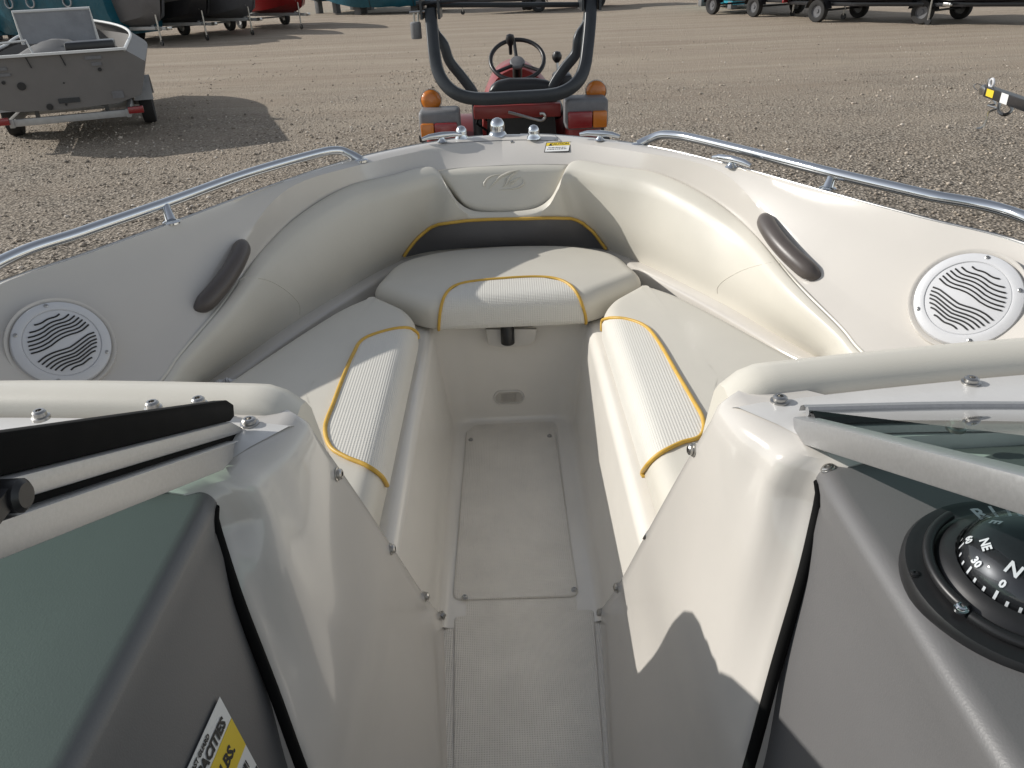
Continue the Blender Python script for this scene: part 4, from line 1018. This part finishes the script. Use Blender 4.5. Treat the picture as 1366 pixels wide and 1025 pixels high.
# wheels and fenders
for s_ in (-1, 1):
    xw = cx + s_ * .37; wheel(tc_, (cx + s_ * .43, 4.85, GROUND + .56), .56, .27, rim=WHITE, rimr=.52, lugs=26)
    wheel(tc_, (cx + s_ * .45, 6.45, GROUND + .33), .33, .20, rim=WHITE, rimr=.5, lugs=22)
    rows = []
    for k in range(17):
        a = PI * (.98 - .80 * k / 16); y = 4.85 + -math.cos(a - PI) * 0 + math.cos(a) * .64; z = GROUND + .56 + math.sin(a) * .67
        rows.append([Vector((xw - s_ * .15, y, z - .16)), Vector((xw - s_ * .15, y, z - .01)), Vector((xw - s_ * .13, y, z)), Vector((xw + s_ * .09, y, z)), Vector((xw + s_ * .11, y, z - .03))])
    G().grid(rows).build('fender', TRED, tc_, smooth=50)
for (x0, x1, y0, y1), am, lb in (((562, 611, 162, 184), 'L', ''), ((757, 809, 146, 170), 'R', '')):
    P = [PY(x0, y1, YR), PY(x1, y1, YR), PY(x1, y0, YR), PY(x0, y0, YR)]
    c = sum(P, Vector()) / 4; wd, ht = (P[1] - P[0]).length, (P[3] - P[0]).length
    rot = Matrix.Rotation(math.radians(0), 3, 'Y')
    hs = G().box(c + Vector((0, .09, .018)), (wd + .02, .17, ht + .065)).build('tail_lamp', SGREY, tc_, bevel=.022, bseg=3, smooth=60)
    fa = .36
    sa_, sr_ = (-1, 1) if am == 'L' else (1, -1)
    G().box(c + Vector((sa_ * wd * (.5 - fa / 2), -.005, -.004)), (wd * fa, .05, ht * .92)).build('amber_lens', AMBER, hs, bevel=.008)
    G().box(c + Vector((sr_ * wd * fa / 2, -.005, -.004)), (wd * (1 - fa) - .004, .05, ht * .92)).build('red_lens', REDL, hs, bevel=.008)
    G().box(c + Vector((0, .28, -.14)), (wd * .9, .30, ht + .15)).build('fender_rear', TRED, tc_, bevel=.03, bseg=3, smooth=60)
for px, py in ((575, 134), (795, 122)):
    c = PY(px, py, YR + .15); bcn = G().lathe([(.040, -.03), (.052, -.022), (.054, 0), (.050, .012), (.03, .02), (.001, .022)], c, (0, -1, .05), 28).build('warning_beacon', AMBER, tc_, smooth=60)
    G().lathe([(.056, -.012), (.058, -.004), (.056, .004)], c, (0, -1, .05), 28, cap=False).build('beacon_rim', BLACK, bcn); G().tube([c + Vector((0, .02, -.03)), c + Vector((0, .03, -.12))], .012, 8).build('beacon_stem', BLACK, bcn)
# body
bd = G().beam((cx, 4.45, GROUND + .55), (cx, 6.7, GROUND + .62), .34, .34); bd.box((cx, 4.85, GROUND + .56), (.75, .28, .28)); bd.build('chassis', TGREY, tc_, bevel=.03, smooth=40)
hood = []
for y, w_, zt in ((5.42, .25, .66), (5.50, .27, .69), (5.9, .265, .66), (6.4, .25, .62), (6.75, .23, .56), (6.82, .20, .48)):
    z0 = GROUND + .78; zt = zt - .10
    hood.append([Vector((cx + .05 + w_ * math.cos(a) * (1 if abs(math.cos(a)) < .9 else 1), y, z0 + (zt - z0) * (max(0, math.sin(a)) ** .55))) for a in np.linspace(0, PI, 17)])
hg = G().grid(hood); hg.add(hood[0], [tuple(range(17))]); hg.add(hood[-1], [tuple(range(17))]); hg.build('hood', TRED, tc_, smooth=50)
dp = [[Vector((cx + .05 + .24 * math.cos(a) * k, 5.40 - .02 * (k > .9), GROUND + .8 + (.50 * max(0, math.sin(a)) ** .55) * k)) for a in np.linspace(0, PI, 17)] for k in (.0, .5, .9)]
G().grid(dp).build('instrument_panel', BLACK, tc_)
# steering wheel
sc_ = PY(690, 80, 5.12); ax = Vector((0, -.62, .78)).normalized(); u = Vector((1, 0, 0)); v = ax.cross(u)
sw = G().tube([sc_ + (u * math.cos(a) + v * math.sin(a)) * .165 for a in np.linspace(0, 2 * PI, 40, endpoint=False)], .013, 10, closed=True).build('steering_wheel', BLACK, tc_)
for a in (95, 215, 325):
    a = math.radians(a); G().tube([sc_ - ax * .03, sc_ + (u * math.cos(a) + v * math.sin(a)) * .163], .011, 8).build('spoke', BLACK, sw)
G().lathe([(.045, -.035), (.048, -.02), (.04, -.008), (.02, -.004), (.001, -.003)], sc_, ax, 20).build('hub_cap', SGREY, sw)
kb = PY(681, 66, 5.1); G().lathe([(.010, -.03), (.012, .02), (.022, .035), (.028, .06), (.022, .082), (.001, .09)], kb, (0, -.2, 1), 16).build('spinner_knob', BLACK, sw)
G().tube([sc_ - ax * .03, sc_ - ax * .35], .03, 12).build('steering_column', BLACK, tc_)
# seat
se = G().box(PY(697, 140, 4.62) + Vector((0, .12, -.03)), (.46, .42, .10)); se.build('seat_pan', BLACK, tc_, bevel=.04, bseg=3, smooth=60)
sb = [PY(x, y, 4.52) for x, y in ((652, 150), (651, 122), (660, 110), (680, 106), (715, 106), (735, 109), (744, 121), (744, 150))]
G().prism(sb, (0, .09, 0)).build('seat_back', BLACK, tc_, bevel=.03, bseg=3, smooth=60)
# cross bar, hook, lever
G().beam(PY(632, 150, 4.4), PY(748, 146, 4.4), .05, .07).build('red_cross_bar', TRED, tc_, bevel=.008)
hk = [PY(x, y, 4.34) for x, y in ((678, 150), (690, 153), (712, 159), (722, 161), (727, 157), (725, 152), (720, 152))]; G().tube(cr(hk, 5), .008, 8).build('pull_hook', STEEL, tc_)
G().prism([PY(x, y, 4.46) for x, y in ((650, 154), (740, 152), (744, 196), (650, 196))], (0, .06, 0)).build('rear_plate', BLACK, tc_)
lv = G().tube([PY(743, 78, 5.0), PY(745, 104, 4.98)], .008, 8).build('hydraulic_lever', STEEL, tc_); G().lathe([(.012, -.02), (.028, .0), (.030, .02), (.02, .04), (.001, .045)], PY(743, 79, 5.0), (0, 0, 1), 16).build('lever_knob', BLACK, lv)
G().prism([PY(x, y, 4.95) for x, y in ((739, 101), (764, 100), (765, 125), (739, 126))], (0, .2, 0)).build('lever_console', BLACK, tc_, bevel=.02)
for s_ in (-1, 1):
    G().tube([(cx + s_ * .20, 4.5, GROUND + .55), (cx + s_ * .22, 4.1, GROUND + .50)], .025, 8).build('lift_arm', TGREY, tc_)
G().beam((cx, 4.5, GROUND + .38), (cx, 4.05, GROUND + .38), .09, .05).build('drawbar', TGREY, tc_)
ho = G().tube([PY(640, 150, 4.45), PY(636, 165, 4.42), PY(650, 175, 4.42), PY(652, 190, 4.45)], .007, 6).build('hydraulic_hose', RUBBER, tc_)

# ================================================================== NEAR ALUMINIUM BOAT (left)
wl_, wr_ = PZ(22, 181, GROUND), PZ(205, 163, GROUND); mid = (wl_ + wr_) / 2; rz = math.atan2(wr_.y - wl_.y, wr_.x - wl_.x)
tl = make_trailer('white framed trailer with red tail lamps under the bare aluminium boat', half=.90, mt=GALV, low=.27)
finish(tl, (mid.x, mid.y, GROUND), rz)
ab = thing('aluminium_boat', 'bare aluminium boat seen from its flat transom on a trailer', 'boat', (0, 0, 0), None, world=False)
rows = []
for i in range(20):
    s_ = i / 19; y = -1.42 + s_ * 5.2; k = max(0, (s_ - .5) / .5); bw = 1.10 * (1 - k ** 2.3 * .96); zb = .48 + .35 * k ** 2; zt = 1.16 + .18 * k
    rows.append([Vector((0, y - .3 * k ** 3, zb)), Vector((bw * .55, y - .2 * k ** 3, zb + .02)), Vector((bw * .86, y, zb + .10)), Vector((bw * .90, y, zb + .22)), Vector((bw, y, zt - .16)), Vector((bw * .80, y, zt))])
g = G().grid(rows); g.grid([[mir(p) for p in r] for r in rows])
tz = rows[0] + [mir(p) for p in reversed(rows[0][1:])]; g.add(tz, [tuple(range(len(tz)))]); g.build('hull', ALUD, ab, smooth=30)
top = [r[5] for r in rows]; G().tube(top + [mir(p) for p in reversed(top[:-1])], .022, 8).build('gunwale_rail', BWHITE, ab)
G().beam((-.90, -1.44, 1.175), (.90, -1.44, 1.175), .07, .03).build('transom_cap', BWHITE, ab)
for x, z, w_, h_, m_, nm in ((-.62, 1.22, .14, .035, SGREY, 'transom_plate'), (-.60, 1.15, .14, .035, SGREY, 'transom_plate'), (.48, 1.28, .20, .04, SGREY, 'transom_plate'), (.50, 1.20, .12, .04, SGREY, 'transom_plate'), (.05, .78, .26, .06, TGREY, 'drain_slot'), (.66, .80, .14, .09, SGREY, 'transom_plate')):
    G().box((x, -1.428, z - .19), (w_, .02, h_)).build(nm, m_, ab)
for x, z, r in ((-.45, 1.0, .05), (-.64, 1.06, .022), (.52, 1.13, .024), (-.20, .72, .04), (.0, .73, .014), (.05, 1.0, .01)):
    G().lathe([(r, -.002), (r, .012)], (x, -1.43, z - .19), (0, -1, 0), 16).build('drain_hole', INK, ab)
for x in (-.30, .10): G().beam((x, -1.434, 1.15), (x + .03, -1.434, 1.02), .012, .012).build('rigging_slot', INK, ab)
G().grid([[Vector((x, y, .96)) for x in (-1, -.5, 0, .5, 1)] for y in np.linspace(-1.38, 1.6, 5)]).build('sole', BGREY, ab)
ws = [[Vector((x, .9 - .1 * t, 1.16 + t * .45)) for x in np.linspace(-.62, .42, 5)] for t in (0, 1)]
G().grid(ws).build('cockpit_cover', SILVERC, ab); G().tube([ws[0][0], ws[1][0], ws[1][-1], ws[0][-1]], .022, 8).build('cover_frame', BWHITE, ab)
lump = [[Vector((-.75 + 1.3 * u, -.2 + .9 * v, 1.02 + .22 * math.sin(PI * u) * math.sin(PI * v) + random.uniform(-.03, .03))) for u in np.linspace(0, 1, 12)] for v in np.linspace(0, 1, 9)]
G().grid(lump).build('bundled_canvas', BCOVER, ab, smooth=60)
G().box((.45, -.95, 1.20), (.62, .30, .14)).build('stern_seat', BBLACK, ab, bevel=.03)
G().tube([(-.95, -1.3, 1.17), (-.75, -1.0, 1.30), (-.30, -1.0, 1.32), (-.25, -1.0, 1.10)], .016, 8).build('grab_rail', BWHITE, ab)
finish(ab, (mid.x, mid.y, GROUND), rz)

# ================================================================== TRAILER TONGUE AT RIGHT
tg = thing('trailer_tongue', 'black trailer tongue with silver coupler and yellow sticker poking over gravel', 'trailer', tuple(PZ(1400, 150, GROUND)))
ZT = GROUND + .55
a0 = PZ(1318, 122, ZT); a1 = PZ(1366, 139, ZT); dv = (a1 - a0).normalized(); sd2 = Vector((-dv.y, dv.x, 0)); end = a0 + dv * 5.2
G().beam(a0, end, .09, .11).build('tongue_beam', BBLACK, tg, bevel=.008)
cpn = a0 - dv * .10; g = G().beam(a0 + dv * .02, cpn, .10, .08); g.lathe([(.045, -.05), (.05, .02), (.03, .05), (.001, .06)], cpn, (0, 0, 1), 16); g.beam(a0 - dv * .02 + Vector((0, 0, .05)), a0 - dv * .02 + Vector((0, 0, .13)), .05, .02, tuple(dv)); g.build('coupler', STEEL, tg, bevel=.008)
nrm_ = -sd2 if (-sd2).dot(CAM - a0) > 0 else sd2
G().prism([a0 + dv * (.07 + x) + nrm_ * .0455 + Vector((0, 0, z)) for x, z in ((0, -.035), (.17, -.035), (.17, .04), (0, .04))], nrm_ * .002).build('warning_sticker', YELL, tg)
G().prism([a0 + dv * (.42 + x) + nrm_ * .0455 + Vector((0, 0, z)) for x, z in ((0, -.05), (.16, -.05), (.16, .05), (0, .05))], nrm_ * .002).build('white_sticker', WHITE, tg)
rg_ = a0 + dv * .04 + Vector((0, 0, .09)); G().tube([rg_ + (dv * math.cos(a) + Vector((0, 0, 1)) * math.sin(a)) * .045 for a in np.linspace(0, 2 * PI, 18, endpoint=False)], .014, 8, closed=True).build('safety_ring', SPK, tg)
hk = [PZ(x, y, ZT - .1) for x, y in ((1334, 137), (1332, 147), (1337, 153), (1345, 152), (1350, 146), (1347, 141))]; G().tube(cr(hk, 5), .018, 8).build('breakaway_hook', BBLACK, tg)
ch = cr([PZ(x, y, ZT - .12) for x, y in ((1322, 131), (1328, 139), (1318, 141), (1330, 145), (1319, 150), (1316, 160), (1310, 170), (1302, 172))], 5)
G().tube(ch, .011, 6).build('safety_chain', STEEL, tg); wr = cr([PZ(x, y, ZT) for x, y in ((1318, 118), (1304, 112), (1299, 116), (1304, 121))], 6); G().tube(wr, .005, 6).build('breakaway_wire', BBLACK, tg)
for s_ in (-1, 1): wheel(tg, end - dv * .2 + sd2 * s_ * .85 + Vector((0, 0, .31 - .55)), .31, .20, axis=tuple(sd2))
G().beam(end - dv * .2 + sd2 * .85 + Vector((0, 0, -.24)), end - dv * .2 - sd2 * .85 + Vector((0, 0, -.24)), .06, .06).build('axle', BBLACK, tg)

# ================================================================== FAR ROW
def far(px, py, off=0): p = PZ(px, py, GROUND); return Vector((p.x, p.y, GROUND))
def place(objs, px, py, yt, rz):
    py += 6
    """put the jack of a trailer at a ground pixel: local +Y = tongue"""
    p = far(px, py); d = Vector((-math.sin(rz), math.cos(rz), 0)); o_ = p - d * yt
    for o in objs: finish(o, (o_.x, o_.y, GROUND), rz)
RZ = math.radians(180 + 46)
FR = [((221, 55), 'dark aluminium boat with grey canvas beside the big teal wrapped boat', BGREY, BCOVER, dict(trim=None, beam=1.05)),
      ((281, 48), 'black aluminium boat with pale stripe on a trailer in the far row', BBLACK, None, dict(trim=ALUD, shield=False, motor=True)),
      ((341, 41), 'light grey pointed aluminium boat next to the black one', BGREY, SILVERC, dict(trim=ALUD)),
      ((406, 33), 'dark red boat with grey cover on a trailer in the far row', BRED, SILVERC, dict(trim=None, name='red_boat'))]
for (px, py), lb, mh, cov, kw in FR:
    b_ = make_hull(lb, mh, GALV, cov, **kw)
    t_ = make_trailer('trailer under the ' + lb.split(' with')[0].split(' next')[0], group=None)
    place([b_, t_], px, py, 3.05, RZ + random.uniform(-.12, .12))
def put(o, px, py, rz, dy=0):
    p = far(px, py); finish(o, (p.x, p.y + dy, GROUND), rz)
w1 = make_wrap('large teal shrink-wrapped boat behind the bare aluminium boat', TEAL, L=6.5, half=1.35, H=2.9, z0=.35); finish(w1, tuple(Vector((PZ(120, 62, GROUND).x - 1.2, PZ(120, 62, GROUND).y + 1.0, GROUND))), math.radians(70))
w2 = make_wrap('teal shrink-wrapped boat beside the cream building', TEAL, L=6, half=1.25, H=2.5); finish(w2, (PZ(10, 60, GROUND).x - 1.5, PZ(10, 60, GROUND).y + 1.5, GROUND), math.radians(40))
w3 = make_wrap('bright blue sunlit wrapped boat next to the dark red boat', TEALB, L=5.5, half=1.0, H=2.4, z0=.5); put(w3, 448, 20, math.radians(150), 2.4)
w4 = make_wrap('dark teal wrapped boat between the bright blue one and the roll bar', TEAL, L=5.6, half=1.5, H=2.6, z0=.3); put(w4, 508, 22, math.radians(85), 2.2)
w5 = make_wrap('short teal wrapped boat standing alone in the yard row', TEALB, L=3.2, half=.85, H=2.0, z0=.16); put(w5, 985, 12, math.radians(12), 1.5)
for (px, py), lb, mh, cov, rz in (((618, 14), 'black boat on trailer seen through the roll bar', BBLACK, BCOVER, 100), ((700, 8), 'dark red boat on trailer seen through the roll bar', BRED, BCOVER, 100),
                              ((1060, 16), 'black boat on trailer beside the lone teal wrapped boat', BBLACK, BCOVER, 205), ((1128, 20), 'grey boat on trailer between two black boats', BGREY, BCOVER, 205), ((1240, 27), 'long black boat on trailer at the end of the yard row', BBLACK, BCOVER, 210)):
    b_ = make_hull(lb, mh, GALV, cov, beam=1.1); t_ = make_trailer('trailer under the ' + lb.replace(' on trailer', ''), mt=BBLACK); place([b_, t_], px, py, 3.05, math.radians(rz))
b_ = make_hull('black boat on trailer far right behind the tongue', BBLACK, GALV, BCOVER, beam=1.15); t_ = make_trailer('black trailer under the far boat behind the black tongue', mt=BBLACK); place([b_, t_], 1350, 27, 2.0, math.radians(212))
# cream building behind the left row
bl = thing('building', 'cream panelled building behind the teal wrapped boats', 'building', (-34, 52, GROUND), None)
for k in range(14):
    G().box((-45 + k * 1.62, 52, GROUND + 2.2), (1.58, .12, 4.4)).build('wall_panel', WALLC, bl, bevel=.02)
G().box((-34.5, 55.1, GROUND + 2.15), (22.4, 6.0, 4.3)).build('wall_core', SGREY, bl)
G().prism([Vector((-46.2, 51.6, GROUND + 4.42)), Vector((-46.2, 58.6, GROUND + 4.42)), Vector((-46.2, 55.1, GROUND + 5.6))], (23.4, 0, 0)).build('roof', BGREY, bl)
for o in ROOTS:
    if '_w' in o: del o['_w']
